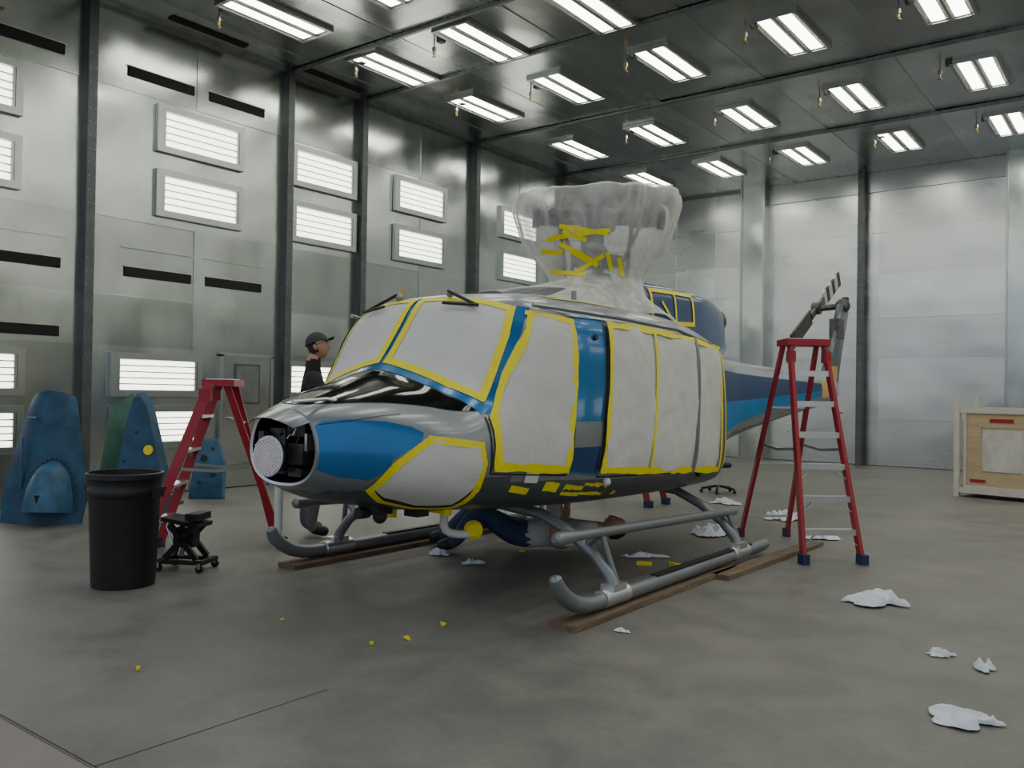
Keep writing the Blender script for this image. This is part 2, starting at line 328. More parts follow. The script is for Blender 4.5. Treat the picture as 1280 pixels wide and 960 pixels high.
# ------------------------------------------------------------------ helicopter
XC=-4.13
ST=[
(3.2,[(0,1.24),(.14,1.23),(.24,1.18),(.29,1.1),(.31,1.0),(.29,.91),(.23,.84),(.13,.8),(0,.79)]),
(3.32,[(0,1.285),(.2,1.265),(.34,1.2),(.41,1.11),(.435,1.0),(.41,.88),(.33,.8),(.18,.75),(0,.735)]),
(3.5,[(0,1.345),(.28,1.31),(.46,1.235),(.55,1.13),(.585,1.0),(.56,.86),(.45,.76),(.24,.69),(0,.67)]),
(3.75,[(0,1.425),(.36,1.37),(.58,1.27),(.7,1.16),(.75,1.02),(.73,.85),(.6,.72),(.33,.64),(0,.625)]),
(3.96,[(0,1.505),(.4,1.42),(.66,1.30),(.79,1.18),(.85,1.03),(.83,.84),(.7,.685),(.38,.605),(0,.595)]),
(4.02,[(0,1.57),(.42,1.47),(.69,1.32),(.82,1.19),(.87,1.04),(.85,.84),(.72,.68),(.4,.6),(0,.59)]),
(4.15,[(0,1.745),(.44,1.64),(.73,1.40),(.86,1.25),(.91,1.06),(.89,.84),(.76,.67),(.42,.59),(0,.58)]),
(4.33,[(0,1.975),(.48,1.90),(.77,1.66),(.90,1.45),(.95,1.1),(.93,.84),(.8,.66),(.44,.58),(0,.57)]),
(4.45,[(0,2.02),(.5,1.98),(.79,1.83),(.92,1.62),(.98,1.12),(.96,.84),(.83,.655),(.46,.575),(0,.565)]),
(4.6,[(0,2.05),(.55,2.02),(.83,1.92),(.96,1.74),(1.01,1.15),(.99,.84),(.86,.65),(.48,.565),(0,.555)]),
(4.9,[(0,2.08),(.6,2.045),(.9,1.94),(1.02,1.76),(1.06,1.2),(1.04,.83),(.91,.635),(.49,.55),(0,.54)]),
(5.4,[(0,2.1),(.6,2.06),(.92,1.95),(1.05,1.76),(1.09,1.2),(1.07,.81),(.94,.62),(.5,.53),(0,.52)]),
(6.5,[(0,2.1),(.6,2.05),(.92,1.92),(1.05,1.73),(1.09,1.15),(1.07,.77),(.94,.6),(.5,.52),(0,.51)]),
(7.1,[(0,2.05),(.55,2.0),(.88,1.86),(1.02,1.68),(1.06,1.12),(1.04,.75),(.9,.6),(.48,.54),(0,.53)]),
(7.45,[(0,1.97),(.5,1.93),(.75,1.8),(.88,1.6),(.92,1.12),(.88,.8),(.72,.66),(.4,.6),(0,.59)]),
(8.2,[(0,1.88),(.36,1.85),(.52,1.74),(.6,1.55),(.63,1.2),(.6,.92),(.48,.8),(.28,.75),(0,.74)]),
(9.0,[(0,1.8),(.26,1.76),(.38,1.66),(.44,1.5),(.46,1.25),(.43,1.02),(.35,.92),(.2,.87),(0,.86)]),
(11.,[(0,1.74),(.17,1.71),(.26,1.63),(.3,1.52),(.31,1.38),(.29,1.2),(.23,1.12),(.13,1.09),(0,1.08)]),
(13.3,[(0,1.7),(.1,1.68),(.14,1.63),(.16,1.56),(.17,1.48),(.16,1.38),(.13,1.32),(.07,1.3),(0,1.29)]),
(13.7,[(0,1.66),(.04,1.65),(.07,1.6),(.08,1.55),(.08,1.5),(.08,1.42),(.06,1.38),(.03,1.36),(0,1.36)]),
]
def pchip(x,y,xq):
    x=np.array(x,float);y=np.array(y,float);h=np.diff(x);d=np.diff(y)/h
    m=np.zeros_like(y);m[0]=d[0];m[-1]=d[-1]
    for i in range(1,len(x)-1):
        if d[i-1]*d[i]>0:
            w1=2*h[i]+h[i-1];w2=h[i]+2*h[i-1];m[i]=(w1+w2)/(w1/d[i-1]+w2/d[i])
    out=[]
    for q in xq:
        i=min(max(np.searchsorted(x,q)-1,0),len(h)-1);t=(q-x[i])/h[i]
        out.append(y[i]*(2*t**3-3*t**2+1)+h[i]*m[i]*(t**3-2*t**2+t)+y[i+1]*(-2*t**3+3*t**2)+h[i]*m[i+1]*(t**3-t**2))
    return np.array(out)
def loft(ST,ny,nseg=5,xc=XC):
    ys=[s[0] for s in ST];P=np.array([s[1] for s in ST]);q=[]
    for a,b in zip(ys[:-1],ys[1:]):
        n=max(2,int((b-a)/ny)); q+=[a+(b-a)*i/n for i in range(n)]
    q.append(ys[-1]);K=P.shape[1];C=np.zeros((len(q),K,2))
    for k in range(K):
        for c in range(2): C[:,k,c]=pchip(ys,P[:,k,c],q)
    verts=[];faces=[]
    for j,y in enumerate(q):
        c=C[j]; ext=[(-c[1][0],c[1][1])]+[tuple(p) for p in c]+[(-c[-2][0],c[-2][1])];half=[]
        for i in range(1,K):
            p0,p1,p2,p3=[np.array(ext[i+d]) for d in(-1,0,1,2)]
            for s in range(nseg):
                t=s/nseg
                half.append(.5*((2*p1)+(-p0+p2)*t+(2*p0-5*p1+4*p2-p3)*t*t+(-p0+3*p1-3*p2+p3)*t**3))
        half.append(np.array(ext[K]))
        verts+=[(xc+p[0],y,p[1]) for p in half]+[(xc-p[0],y,p[1]) for p in half[-2:0:-1]]
    n=2*(K-1)*nseg
    for j in range(len(q)-1):
        for i in range(n):
            a=j*n+i;b=j*n+(i+1)%n;faces.append((a,b,b+n,a+n))
    return verts,faces,n
S=.973
def HX(p): return V((p.x*S,p.y*S,p.z*S+.0365))
heli=empty('helicopter',(-4.0,6.2,0))
def hobj(mb,name,ang=35,fix=True):
    o=mb.obj(name,ang=ang,fix=fix,xf=HX);setparent(o,heli);return o
vf,ff,nf=loft(ST,.04)
bvh=BVHTree.FromPolygons(vf,ff)
fm=MB();fm.mi(M_silver)
up=[];lo=[]
for f in ff:
    zc=sum(vf[i][2] for i in f)/4;yc=sum(vf[i][1] for i in f)/4
    zl=np.interp(yc,[3.2,4.0,7,8.2,13.7],[.75,.83,.70,.95,1.3])
    (lo if zc<zl else up).append(f)
fm.add(vf,up,M_silver)
k=fm.mi(M_lower)
for f in lo: fm.f.append(f);fm.m.append(k)
last=len(vf)-nf;fm.f.append(tuple(range(last,last+nf)));fm.m.append(0)
hobj(fm,'fuselage',ang=50)
def mirror(vs): return [V((2*XC-p.x,p.y,p.z)) for p in vs]
def patch(mb,poly,d,mat,off=.006,res=.04,wr=0,both=True,tree=None,wf=5):
    tree=tree or bvh;d=V(d).normalized();a=d.orthogonal().normalized();b=d.cross(a)
    bm=bmesh.new();vs=[bm.verts.new((V(p).dot(a),V(p).dot(b),0)) for p in poly];bm.faces.new(vs)
    for ax in(0,1):
        lo_=min(v.co[ax] for v in bm.verts);hi=max(v.co[ax] for v in bm.verts);x=lo_+res
        nn=V((1,0,0)) if ax==0 else V((0,1,0))
        while x<hi-1e-4:
            bmesh.ops.bisect_plane(bm,geom=bm.verts[:]+bm.edges[:]+bm.faces[:],plane_co=nn*x,plane_no=nn,dist=1e-6);x+=res
    bm.verts.index_update();base=sum((V(p) for p in poly),V())/len(poly);dd=base.dot(d)
    out=[]
    for v in bm.verts:
        p=a*v.co.x+b*v.co.y+d*(dd-2.0)
        h=tree.ray_cast(p,d,6)
        if h[0] is None: h=tree.find_nearest(a*v.co.x+b*v.co.y+d*dd)
        n=h[1]; 
        if n.dot(d)>0:n=-n
        o=off
        if wr: o+=wr*(.5+.5*math.sin((h[0].y*1.3+noise.noise(h[0]*1.5)*.5)*wf*3+h[0].z*2))*1.0+wr*abs(noise.noise(h[0]*6))
        out.append(h[0]+n*o)
    fs=[tuple(v.index for v in f.verts) for f in bm.faces];bm.free()
    mb.add(out,fs,mat)
    if both: mb.add(mirror(out),[tuple(reversed(f)) for f in fs],mat)
def ribbon(mb,pts,wd,mat,off=.009,closed=False,both=True,tree=None,step=.04,jit=.0,proj=None):
    tree=tree or bvh
    pts=[V(p) for p in pts]
    if closed: pts=pts+[pts[0]]
    def pj(p):
        if proj is None: return p
        dd=V(proj).normalized();h=tree.ray_cast(p-dd*2,dd,6);return h[0] if h[0] is not None else p
    for A,B in zip(pts[:-1],pts[1:]):
        n=max(1,int((B-A).length/step));dr0=(B-A).normalized()
        A2=A-dr0*wd*.4;B2=B+dr0*wd*.4
        cs=[pj(A2.lerp(B2,i/n)) for i in range(n+1)]
        out=[]
        for i in range(n+1):
            p=cs[i];dirn=(cs[min(i+1,n)]-cs[max(i-1,0)]).normalized();q,nn,_,_=tree.find_nearest(p)
            sd=dirn.cross(nn).normalized()*wd/2*(1+jit*noise.noise(p*9))
            for s_ in(-1,1):
                r_,n2,_,_=tree.find_nearest(q+sd*s_);out.append(r_+n2*(off if n2.dot(r_-V((XC,r_.y,1.3)))>0 else -off))
        fs=[(2*i,2*i+1,2*i+3,2*i+2) for i in range(n)]
        mb.add(out,fs,mat)
        if both: mb.add(mirror(out),fs,mat)
X=lambda w:XC+w
wsN=[(-4.085,4.345,1.98),(-3.9,4.36,1.985),(-3.73,4.39,1.97),(-3.42,4.47,1.90),(-3.38,4.36,1.72),(-3.355,4.1,1.32),(-3.55,4.03,1.39),(-3.81,4.0,1.49),(-4.085,4.0,1.56)]
wd=(0,.87,-.5)
paint=MB();paper=MB();tape=MB()
patch(paper,wsN,wd,M_paper,off=.005)
ribbon(tape,wsN,.055,M_tape,off=.009,closed=True)
ribbon(paint,[(XC,4.36,2.0),(XC,4.16,1.76),(XC,3.97,1.54)],.075,M_blue,off=.004,both=False)
ribbon(paint,[(XC,3.965,1.52),(-3.72,3.965,1.42),(-3.33,4.07,1.25)],.07,M_blue,off=.004)
ribbon(paint,[(-3.355,4.50,1.91),(-3.325,4.35,1.67),(-3.29,4.10,1.25)],.085,M_blue,off=.0035)
bl=[(0,3.27),(.12,3.29),(.25,3.38),(.42,3.56),(.68,3.87),(.79,4.03),(.6,3.955),(.41,3.925),(.2,3.92),(0,3.92)]
patch(paint,[(X(a),b,1.3) for a,b in bl],(0,0,-1),M_black,off=.004,res=.03)
side=(-1,0,0);sx=-3.0
crew=[(sx,4.52,1.87),(sx,4.77,1.83),(sx,4.76,1.5),(sx,4.715,1.15),(sx,4.69,.86),(sx,4.11,.905),(sx,4.11,1.2),(sx,4.26,1.46),(sx,4.41,1.69)]
patch(paper,crew,side,M_paper,off=.006,wr=.006,wf=2)
ribbon(tape,crew,.05,M_tape,off=.014,closed=True,jit=.5,proj=side)
patch(paint,[(sx,4.80,1.87),(sx,5.12,1.87),(sx,5.0,.80),(sx,4.73,.83)],side,M_blue,off=.004)
patch(paint,[(sx,4.755,1.17),(sx,5.04,1.17),(sx,5.02,1.0),(sx,4.74,1.0)],side,M_silver,off=.006)
patch(paint,[(sx,4.745,1.0),(sx,5.02,1.0),(sx,5.0,.82),(sx,4.735,.84)],side,M_dblue,off=.0055)
cargo=[(sx,5.16,1.83),(sx,5.8,1.83),(sx,6.54,1.80),(sx,6.99,1.74),(sx,6.97,1.33),(sx,6.95,.735),(sx,5.7,.80),(sx,5.04,.845)]
patch(paper,cargo,side,M_paper,off=.008,wr=.020,wf=2.2)
ribbon(tape,cargo,.045,M_tape,off=.030,closed=True,jit=.5,proj=side)
ribbon(tape,[(sx,5.80,1.83),(sx,5.68,.8)],.035,M_tape,off=.032,proj=side)
ribbon(paper,[(sx,6.52,1.80),(sx,6.42,.76)],.045,M_silver,off=.034,proj=side)
chin=[(-3.4,3.70,1.075),(-3.29,4.0,1.03),(-3.29,4.02,.93),(-3.37,4.03,.81),(-3.53,4.0,.70),(-3.68,3.84,.70),(-3.73,3.62,.76),(-3.70,3.50,.825),(-3.55,3.56,.93)]
patch(paper,chin,(-.75,.5,.3),M_paper,off=.006,wr=.004)
ribbon(tape,chin,.045,M_tape,off=.011,closed=True)
nb=[(-3.84,3.21,1.15),(-3.82,3.21,1.0),(-3.84,3.21,.9),(-3.8,3.3,.86),(-3.73,3.43,.84),(-3.66,3.50,.9),(-3.6,3.52,.96),(-3.45,3.66,1.06),(-3.45,3.68,1.11),(-3.5,3.63,1.145),(-3.6,3.52,1.175),(-3.7,3.36,1.185),(-3.8,3.25,1.175)]
patch(paint,nb,side,M_blue,off=.004,res=.03)
patch(paint,[(sx,7.25,1.55),(sx,8.3,1.62),(sx,9.5,1.6),(sx,12.4,1.56),(sx,12.4,1.46),(sx,9.5,1.33),(sx,8.3,1.3),(sx,7.25,1.3)],side,M_boomd,off=.004,res=.08)
patch(paint,[(sx,7.25,1.3),(sx,8.3,1.3),(sx,9.5,1.33),(sx,12.4,1.46),(sx,12.4,1.38),(sx,9.5,1.14),(sx,8.3,1.0),(sx,7.25,.95)],side,M_boomb,off=.004,res=.08)
patch(paint,[(sx,12.4,1.6),(sx,13.1,1.6),(sx,13.3,1.4),(sx,12.4,1.35)],side,M_orange,off=.005,res=.08)
ribbon(tape,[(sx,7.12,1.72),(sx,7.14,1.2),(sx,7.12,.75)],.035,M_tape,off=.008,proj=side)
ribbon(tape,[(sx,7.45,1.6),(sx,7.42,1.2)],.035,M_tape,off=.008,proj=side)
for (y,z,l,w_) in((4.55,.73,.08,.07),(4.75,.70,.12,.09),(4.95,.71,.10,.10),(5.06,.71,.08,.10),(4.25,.68,.12,.05),(5.3,.66,.03,.04)):
    ribbon(tape,[(X(1.0),y,z),(X(1.0),y+l,z-.01)],w_,M_tape,off=.005,both=False)
ribbon(paper,[(X(1.0),4.36,.80),(X(1.0),4.42,.80)],.07,M_white,off=.006,both=False)
seam=MB()
for l in ([(sx,4.60,1.91),(sx,4.80,1.87),(sx,4.74,1.2),(sx,4.70,.82),(sx,4.07,.86),(sx,4.06,1.2)],
          [(sx,5.14,1.87),(sx,5.02,.79),(sx,7.02,.71),(sx,7.03,1.78)]):
    ribbon(seam,l,.008,M_dark,off=.006,proj=side)
ribbon(seam,[(X(.30),3.22,1.16),(X(.42),3.35,1.19),(X(.57),3.6,1.23)],.004,M_dark,off=.005)
hobj(seam,'door_seams',fix=False)
hobj(paint,'paint_stripes',ang=80,fix=False);hobj(paper,'masking_paper',ang=80,fix=False);hobj(tape,'masking_tape',ang=80,fix=False)
d=MB()
for sg in(1,-1):
    pts=[]
    for y,w_,z in((4.5,.86,1.93),(4.8,.99,1.91),(5.3,1.04,1.9),(6.2,1.04,1.88),(7.0,.97,1.81),(7.3,.85,1.75)): pts.append((X(sg*w_),y,z))
    d.tube(pts,.016,M_silver,n=8)
    for i in range(60):
        y=4.7+i*.04;q,n,_,_=bvh.find_nearest(V((X(sg*.9),y,2.02)));d.ball(q,.006,M_alu,n=6)
    q1,n1,_,_=bvh.find_nearest(V((X(sg*.25),4.4,2.05)));q2,_,_,_=bvh.find_nearest(V((X(sg*.55),4.33,1.93)))
    q3,_,_,_=bvh.find_nearest(V((X(sg*.28),4.3,1.93)));up_=V((0,-.03,.025))
    d.tube([q1+up_,q1+up_*1.6,q2+up_],.012,M_dkpart,n=8);d.tube([q3+up_,q2+up_*1.1],.011,M_dkpart,n=6);d.ball(q1+up_,.028,M_silver,n=10)
d.cyl((X(-.45),4.62,2.03),(X(-.45),4.62,2.12),.012,M_orange,n=8);d.cyl((X(-.45),4.62,2.03),(X(-.45),4.62,2.05),.03,M_silver,n=10)
d.cyl((X(.72),5.2,2.02),(X(.72),5.2,2.10),.02,M_silver,n=8)
q,n,_,_=bvh.find_nearest(V((X(1.1),4.98,1.75)));d.cyl(q,q+n*.02,.02,M_dkpart,n=14)
q,n,_,_=bvh.find_nearest(V((X(1.1),5.14,.73)));d.lathe([(.03,.0),(.03,.02),(.015,.035),(0,.04)],q,M_white,n=14,axis=n)
q,n,_,_=bvh.find_nearest(V((X(1.1),6.6,.70)));d.lathe([(.03,.0),(.03,.02),(0,.03)],q,M_dkpart,n=14,axis=n)
d.tube([(X(.22),3.42,1.285),(X(.2),3.36,1.30),(X(.19),3.12,1.285)],[.015,.012,.008],M_alu,n=10)
hobj(d,'fittings')
d=MB()
rim=[V(p) for p in vf[:nf]];cc=V((XC,3.2,1.0))
inner=[cc+(p-cc)*.93+V((0,.005,0)) for p in rim];deep=[V((XC+(p.x-XC)*.98,3.5,1.0+(p.z-1.0)*.98)) for p in inner]
n=nf
d.add(rim+inner,[(i,(i+1)%n,(i+1)%n+n,i+n) for i in range(n)],M_alu)
d.add(inner+deep,[(i,(i+1)%n,(i+1)%n+n,i+n) for i in range(n)]+[tuple(range(n,2*n))],M_dkpart)
random.seed(3)
for (x,y,z,a,b,c_,m) in((-.12,3.36,1.06,.14,.2,.12,M_mech),(.1,3.33,1.12,.16,.22,.08,M_dkpart),(.12,3.3,.98,.13,.2,.12,M_mech),(-.1,3.34,.9,.16,.2,.1,M_dkpart),(.09,3.3,.87,.12,.16,.05,M_mech),(-.2,3.3,1.0,.05,.2,.2,M_mech),(.2,3.24,1.05,.02,.06,.1,M_alu)):
    d.box((X(x),y,z),(a,b,c_),m)
for i in range(14):
    a=V((X(random.uniform(-.2,.2)),3.24,random.uniform(.86,1.15)));b_=V((X(random.uniform(-.2,.22)),3.22,random.uniform(.86,1.15)))
    d.tube([a,a.lerp(b_,.4)+V((0,-.03,-.03)),b_],.006,[M_white,M_dkpart,M_dkpart,M_mech,M_alu,M_dkpart,M_dkpart][i%7],n=6)
dc=V((X(.0),3.11,.965));dn=V((.1,-1,.05)).normalized()
d.lathe([(0,.0),(.115,0),(.12,.008),(.115,.018),(0,.02)],dc,M_rag,n=36,axis=dn)
a=dn.orthogonal().normalized();b_=dn.cross(a)
for i in range(-6,7):
    for j in range(-6,7):
        p=a*((i+.5*(j%2))*.020)+b_*(j*.0175)
        if p.length<.108: d.lathe([(.0088,0),(.007,.006),(.0,.007)],dc+dn*.02+p,M_cells,n=6,axis=dn)
d.tube([dc,dc-dn*.1,(X(-.02),3.4,.97)],[.03,.04,.05],M_mech,n=12)
d.lathe([(.07,0),(.09,-.03),(.09,-.05),(.05,-.08)],dc,M_dkpart,n=20,axis=dn)
hobj(d,'nose_avionics_bay')
d=MB();vs=[]
for y,dz_ in((3.06,-.045),(3.12,-.02),(3.21,.012)):
    for i in range(13):
        t=-1+2*i/12;w_=.25*t*(1 if y>3.1 else .85);vs.append((X(w_),y+.05*t*t,1.235+dz_-.055*abs(t)**2.2))
fs=[(j*13+i,j*13+i+1,(j+1)*13+i+1,(j+1)*13+i) for j in range(2) for i in range(12)]
d.add(vs,fs,M_silver);hobj(d,'nose_lip',fix=False)
def cprof(w_,zt,zb): return [(0,zt),(w_*.5,zt-.005),(w_*.82,zt-.035),(w_*.96,zt-.11),(w_,zt-.2),(w_*1.02,(zt+zb)/2-.05),(w_*1.03,zb+.06),(w_*1.0,zb),(0,zb)]
CS=[(5.1,cprof(.18,2.13,1.9)),(5.35,cprof(.32,2.18,1.9)),(5.8,cprof(.42,2.23,1.9)),(6.4,cprof(.47,2.27,1.9)),(6.75,cprof(.49,2.38,1.88)),(7.7,cprof(.5,2.40,1.8)),(8.3,cprof(.46,2.37,1.78)),(8.65,cprof(.38,2.30,1.85)),(8.85,cprof(.27,2.20,1.95))]
vc,fc,nc=loft(CS,.08);ctree=BVHTree.FromPolygons(vc,fc)
d=MB();fa=[];fb=[]
for f in fc:
    yc=sum(vc[i][1] for i in f)/4;(fa if yc>6.75 else fb).append(f)
d.add(vc,fa,M_dblue);k=d.mi(M_lower)
for f in fb: d.f.append(f);d.m.append(k)
d.f.append(tuple(range(0,nc)));d.m.append(k);L0=len(vc)-nc;d.f.append(tuple(range(L0,L0+nc)));d.m.append(k)
for sg in(-1,1):
    p=V((X(sg*.14),8.6,2.15));d.tube([p,p+V((sg*.03,.15,.02)),p+V((sg*.06,.28,.03))],[.13,.13,.12],M_mech,n=20,caps=False)
d.lathe([(.30,0),(.33,.03),(.31,.06)],(XC,8.60,2.10),M_silver,n=28,axis=(0,1,0.1))
hobj(d,'engine_cowling')
d=MB()
rect=[(X(.5),6.8,2.32),(X(.5),7.62,2.34),(X(.52),7.62,2.04),(X(.52),6.8,2.0)]
ribbon(d,rect,.04,M_tape,off=.008,closed=True,tree=ctree)
ribbon(d,[(X(.3),6.8,2.40),(X(.3),7.75,2.42)],.04,M_tape,off=.006,tree=ctree)
ribbon(d,[(X(.5),7.25,2.34),(X(.52),7.25,2.02)],.03,M_tape,off=.008,tree=ctree)
ribbon(d,[(X(.5),7.0,2.2),(X(.52),7.2,2.02)],.03,M_tape,off=.008,tree=ctree)
ribbon(d,[(X(.3),4.75,2.1),(X(.75),4.9,2.02),(X(.8),5.6,2.02)],.035,M_tape,off=.006)
ribbon(d,[(X(.55),7.6,1.9),(X(.5),8.3,1.85)],.03,M_tape,off=.008,tree=ctree)
hobj(d,'cowling_tape',fix=False)
# rotor mast and hub
RY=6.68
d=MB()
d.cyl((XC,RY,2.2),(XC,RY,3.05),.055,M_mech,n=20);d.lathe([(.2,2.2),(.22,2.28),(.16,2.38),(.12,2.45)],(XC,RY,0),M_mech,n=24)
d.lathe([(.0,2.52),(.2,2.52),(.24,2.56),(.24,2.60),(.1,2.64),(.08,2.7)],(XC,RY,0),M_mech,n=28)
dr=V((.795,.606,0));dp=V((-.606,.795,0));C0=V((XC,RY,2.96))
d.beam(C0-dr*.5,C0+dr*.5,.16,.09,M_mech,side=dp)
for sg in(-1,1):
    d.cyl(C0+dr*sg*.28,C0+dr*sg*.56,.085,M_mech,.07,n=18);d.cyl(C0+dr*sg*.54,C0+dr*sg*.60,.09,M_dkpart,n=18)
    d.beam(C0+dr*sg*.42+dp*.05+V((0,0,.05)),C0+dr*sg*.42-dp*.3,.05,.05,M_mech)
    d.cyl(C0+dr*sg*.40-dp*.26,V((XC,RY,2.56))+dr*sg*.22-dp*.12,.018,M_mech,n=10)
    d.cyl(C0+dr*sg*.34+dp*.2,V((XC,RY,2.25))+dr*sg*.26+dp*.12,.022,M_mech,n=10)
    d.cyl(V((XC,RY,2.56))+dr*sg*.22,V((XC,RY,2.2))+dr*sg*.26,.02,M_mech,n=10)
d.lathe([(0,3.12),(.1,3.12),(.13,3.08),(.13,3.04),(.16,3.0),(.16,2.86),(.1,2.82)],(XC,RY,0),M_mech,n=24)
d.beam(C0-dp*.42+V((0,0,.1)),C0+dp*.42+V((0,0,.1)),.04,.04,M_mech)
for sg in(-1,1): d.ball(C0+dp*.42*sg+V((0,0,.1)),.06,M_mech)
d.box((XC+.1,RY-.3,2.72),(.12,.1,.3),M_mech)
hobj(d,'rotor_hub')
rings=[(2.02,.66,1.45,6.35),(2.10,.6,1.36,6.38),(2.2,.50,.95,6.5),(2.28,.45,.62,6.62),(2.37,.41,.46,6.68),(2.43,.43,.45,6.68),(2.54,.51,.51,6.66),(2.70,.59,.59,6.66),(2.88,.64,.64,6.67),(3.04,.68,.68,6.68),(3.12,.67,.67,6.68),(3.155,.58,.58,6.68),(3.15,.35,.35,6.68),(3.15,.02,.02,6.68)]
K=len(rings);N2=150;vs=[];sub=6;rr=[]
A=np.array(rings)
for i in range((K-1)*sub+1):
    t=i/sub;rr.append([pchip(range(K),A[:,c],[t])[0] for c in range(4)])
for j,(z,rx,ry,yc) in enumerate(rr):
    env=.35+.65*min(1,abs(z-2.4)/.5)
    for k in range(N2):
        a=2*math.pi*k/N2;ca,sa=math.cos(a),math.sin(a)
        q=noise.noise(V((ca*2.2,sa*2.2,z*.9)))
        r1=1-abs(noise.noise(V((ca*5+3,sa*5,z*1.1))))*2.0
        fold=1+env*(.05*math.sin(7*a+4*q)+.09*q+.045*r1+.02*math.sin(26*a+9*q))
        if z>2.6: fold*=1+.06*math.cos(2*(a-.65))
        zz=z+.05*noise.noise(V((ca*2.5*rx,sa*2.5*ry,z*1.2)))
        vs.append(V((XC+rx*fold*ca,yc+ry*fold*sa,zz)))
fs=[(j*N2+k,j*N2+(k+1)%N2,(j+1)*N2+(k+1)%N2,(j+1)*N2+k) for j in range(len(rr)-1) for k in range(N2)]
d=MB();d.add(vs,fs,M_plas);hobj(d,'plastic_wrap',ang=180)
wtree=BVHTree.FromPolygons(vs,fs)
d=MB();vd=V((-.53,.848,0));vl=V((.848,.53,0));cw=V((XC,RY,0))
for a0,z0,a1,z1 in((-.45,2.68,.10,2.74),(-.33,2.78,.08,2.71),(-.42,2.44,-.1,2.38),(-.24,2.58,0.0,2.46),(.08,2.56,.12,2.42),(-.33,2.64,-.05,2.50),(-.5,2.60,-.3,2.57),(.18,2.52,.22,2.38),(-.3,2.74,-.1,2.66),(-.2,2.40,.05,2.54)):
    out=[];n_=8;p0=cw+vl*a0+V((0,0,z0));p1=cw+vl*a1+V((0,0,z1));sd=(p1-p0).cross(vd).normalized()*.018
    for i in range(n_+1):
        for s_ in(-1,1):
            p=p0.lerp(p1,i/n_)+sd*s_;h=wtree.ray_cast(p-vd*2,vd,4)
            out.append((h[0] if h[0] else p-vd*.4)-vd*.012)
    d.add(out,[(2*i,2*i+1,2*i+3,2*i+2) for i in range(n_)],M_tape)
hobj(d,'wrap_tape',fix=False)
# skid gear
d=MB()
for sg in(1,-1):
    x=X(sg*1.32)
    d.tube([(x,4.125,.295),(x,4.13,.28),(x,4.16,.22),(x,4.23,.155),(x,4.33,.10),(x,4.44,.07),(x,4.55,.06),(x,4.8,.055),(x,5.8,.055),(x,7.35,.055),(x,7.41,.06),(x,7.42,.06)],[.018,.038,.050,.052,.052,.052,.050,.050,.050,.050,.045,.02],M_skid,n=18)
    d.tube([(x,4.5,.045),(x,4.7,.041),(x,7.3,.041)],.040,M_lower,n=10)
    d.box((x,6.2,.106),(.06,1.7,.012),M_dkpart)
    for yc in(4.8,6.82):
        pts=[(x,yc,.1),(X(sg*1.29),yc,.18),(X(sg*1.18),yc,.30),(X(sg*.98),yc,.43),(X(sg*.75),yc,.53),(X(sg*.4),yc,.57),(X(0),yc,.57)]
        d.tube(pts,[.046,.041,.038,.038,.038,.042,.042],M_skid,n=16)
        d.tube([(x,yc-.15,.065),(x,yc-.14,.065),(x,yc+.14,.065),(x,yc+.15,.065)],[.053,.061,.061,.053],M_alu,n=16)
        d.box((x,yc,.125),(.10,.16,.045),M_alu)
    xs=X(sg*1.22)
    d.tube([(xs,4.26,.475),(xs,4.28,.475),(xs,4.33,.475),(xs,4.5,.47),(xs,6.97,.38),(xs,6.99,.38)],[.02,.040,.045,.033,.033,.02],M_skid,n=14)
    for yc in(4.8,6.82):
        z=.475-(yc-4.28)*.034
        d.cyl((xs,yc,z),(X(sg*1.1),yc,.355),.026,M_skid,n=10);d.cyl((xs,yc,z),(x,yc+.05,.12),.02,M_skid,n=10)
hobj(d,'landing_skids')
d=MB()
d.tube([(X(.30),4.3,.6),(X(.30),4.3,.46),(X(.31),4.31,.43),(X(.33),4.34,.41),(X(.36),4.38,.40),(X(.42),4.45,.40)],.028,M_white,n=14);d.lathe([(0,.0),(.06,0),(.065,.03),(.04,.05),(0,.05)],(X(.42),4.47,.43),M_tape,n=20,axis=(.5,-.8,0))
d.tube([(X(.6),5.0,.58),(X(.62),5.0,.44)],[.02,.01],M_white,n=8);d.box((X(.5),5.3,.5),(.03,.14,.14),M_silver)
d.box((X(.22),3.75,.62),(.16,.14,.06),M_dkpart);d.ball((X(.26),3.75,.575),.045,M_dkpart);d.box((X(.38),3.95,.60),(.12,.1,.06),M_dkpart);d.cyl((X(.2),3.62,.6),(X(.2),3.70,.6),.035,M_dkpart)
d.cyl((X(.1),4.0,.6),(X(.1),4.0,.53),.04,M_tape);d.cyl((X(.5),4.1,.62),(X(.5),4.1,.57),.03,M_tape);d.box((X(.35),4.1,.59),(.3,.05,.02),M_tape)
d.cyl((X(-1.32),4.2,.18),(X(-1.32),4.2,.62),.032,M_white,n=14)
hobj(d,'belly_equipment')
d=MB()
fin=[(13.0,1.60),(13.55,2.2),(14.0,2.86),(14.12,2.92),(14.38,2.88),(14.42,2.8),(13.95,1.95),(13.75,1.45),(13.4,1.28)]
c_=V((XC,sum(p[0] for p in fin)/9,sum(p[1] for p in fin)/9))
outer=[V((XC,y,z)) for y,z in fin];L_=[V((XC-.05,c_.y+(y-c_.y)*.8,c_.z+(z-c_.z)*.92)) for y,z in fin];Rr=[V((XC+.05,p.y,p.z)) for p in L_];n=9
d.add(outer+L_+Rr,[(i,(i+1)%n,(i+1)%n+n,i+n) for i in range(n)]+[(i,(i+1)%n,(i+1)%n+2*n,i+2*n) for i in range(n)]+[tuple(range(n,2*n)),tuple(range(2*n,3*n))],M_lower)
d.box((XC,13.85,2.45),(.14,.3,.3),M_mech);d.box((XC+.07,13.5,1.75),(.02,.3,.2),M_orange)
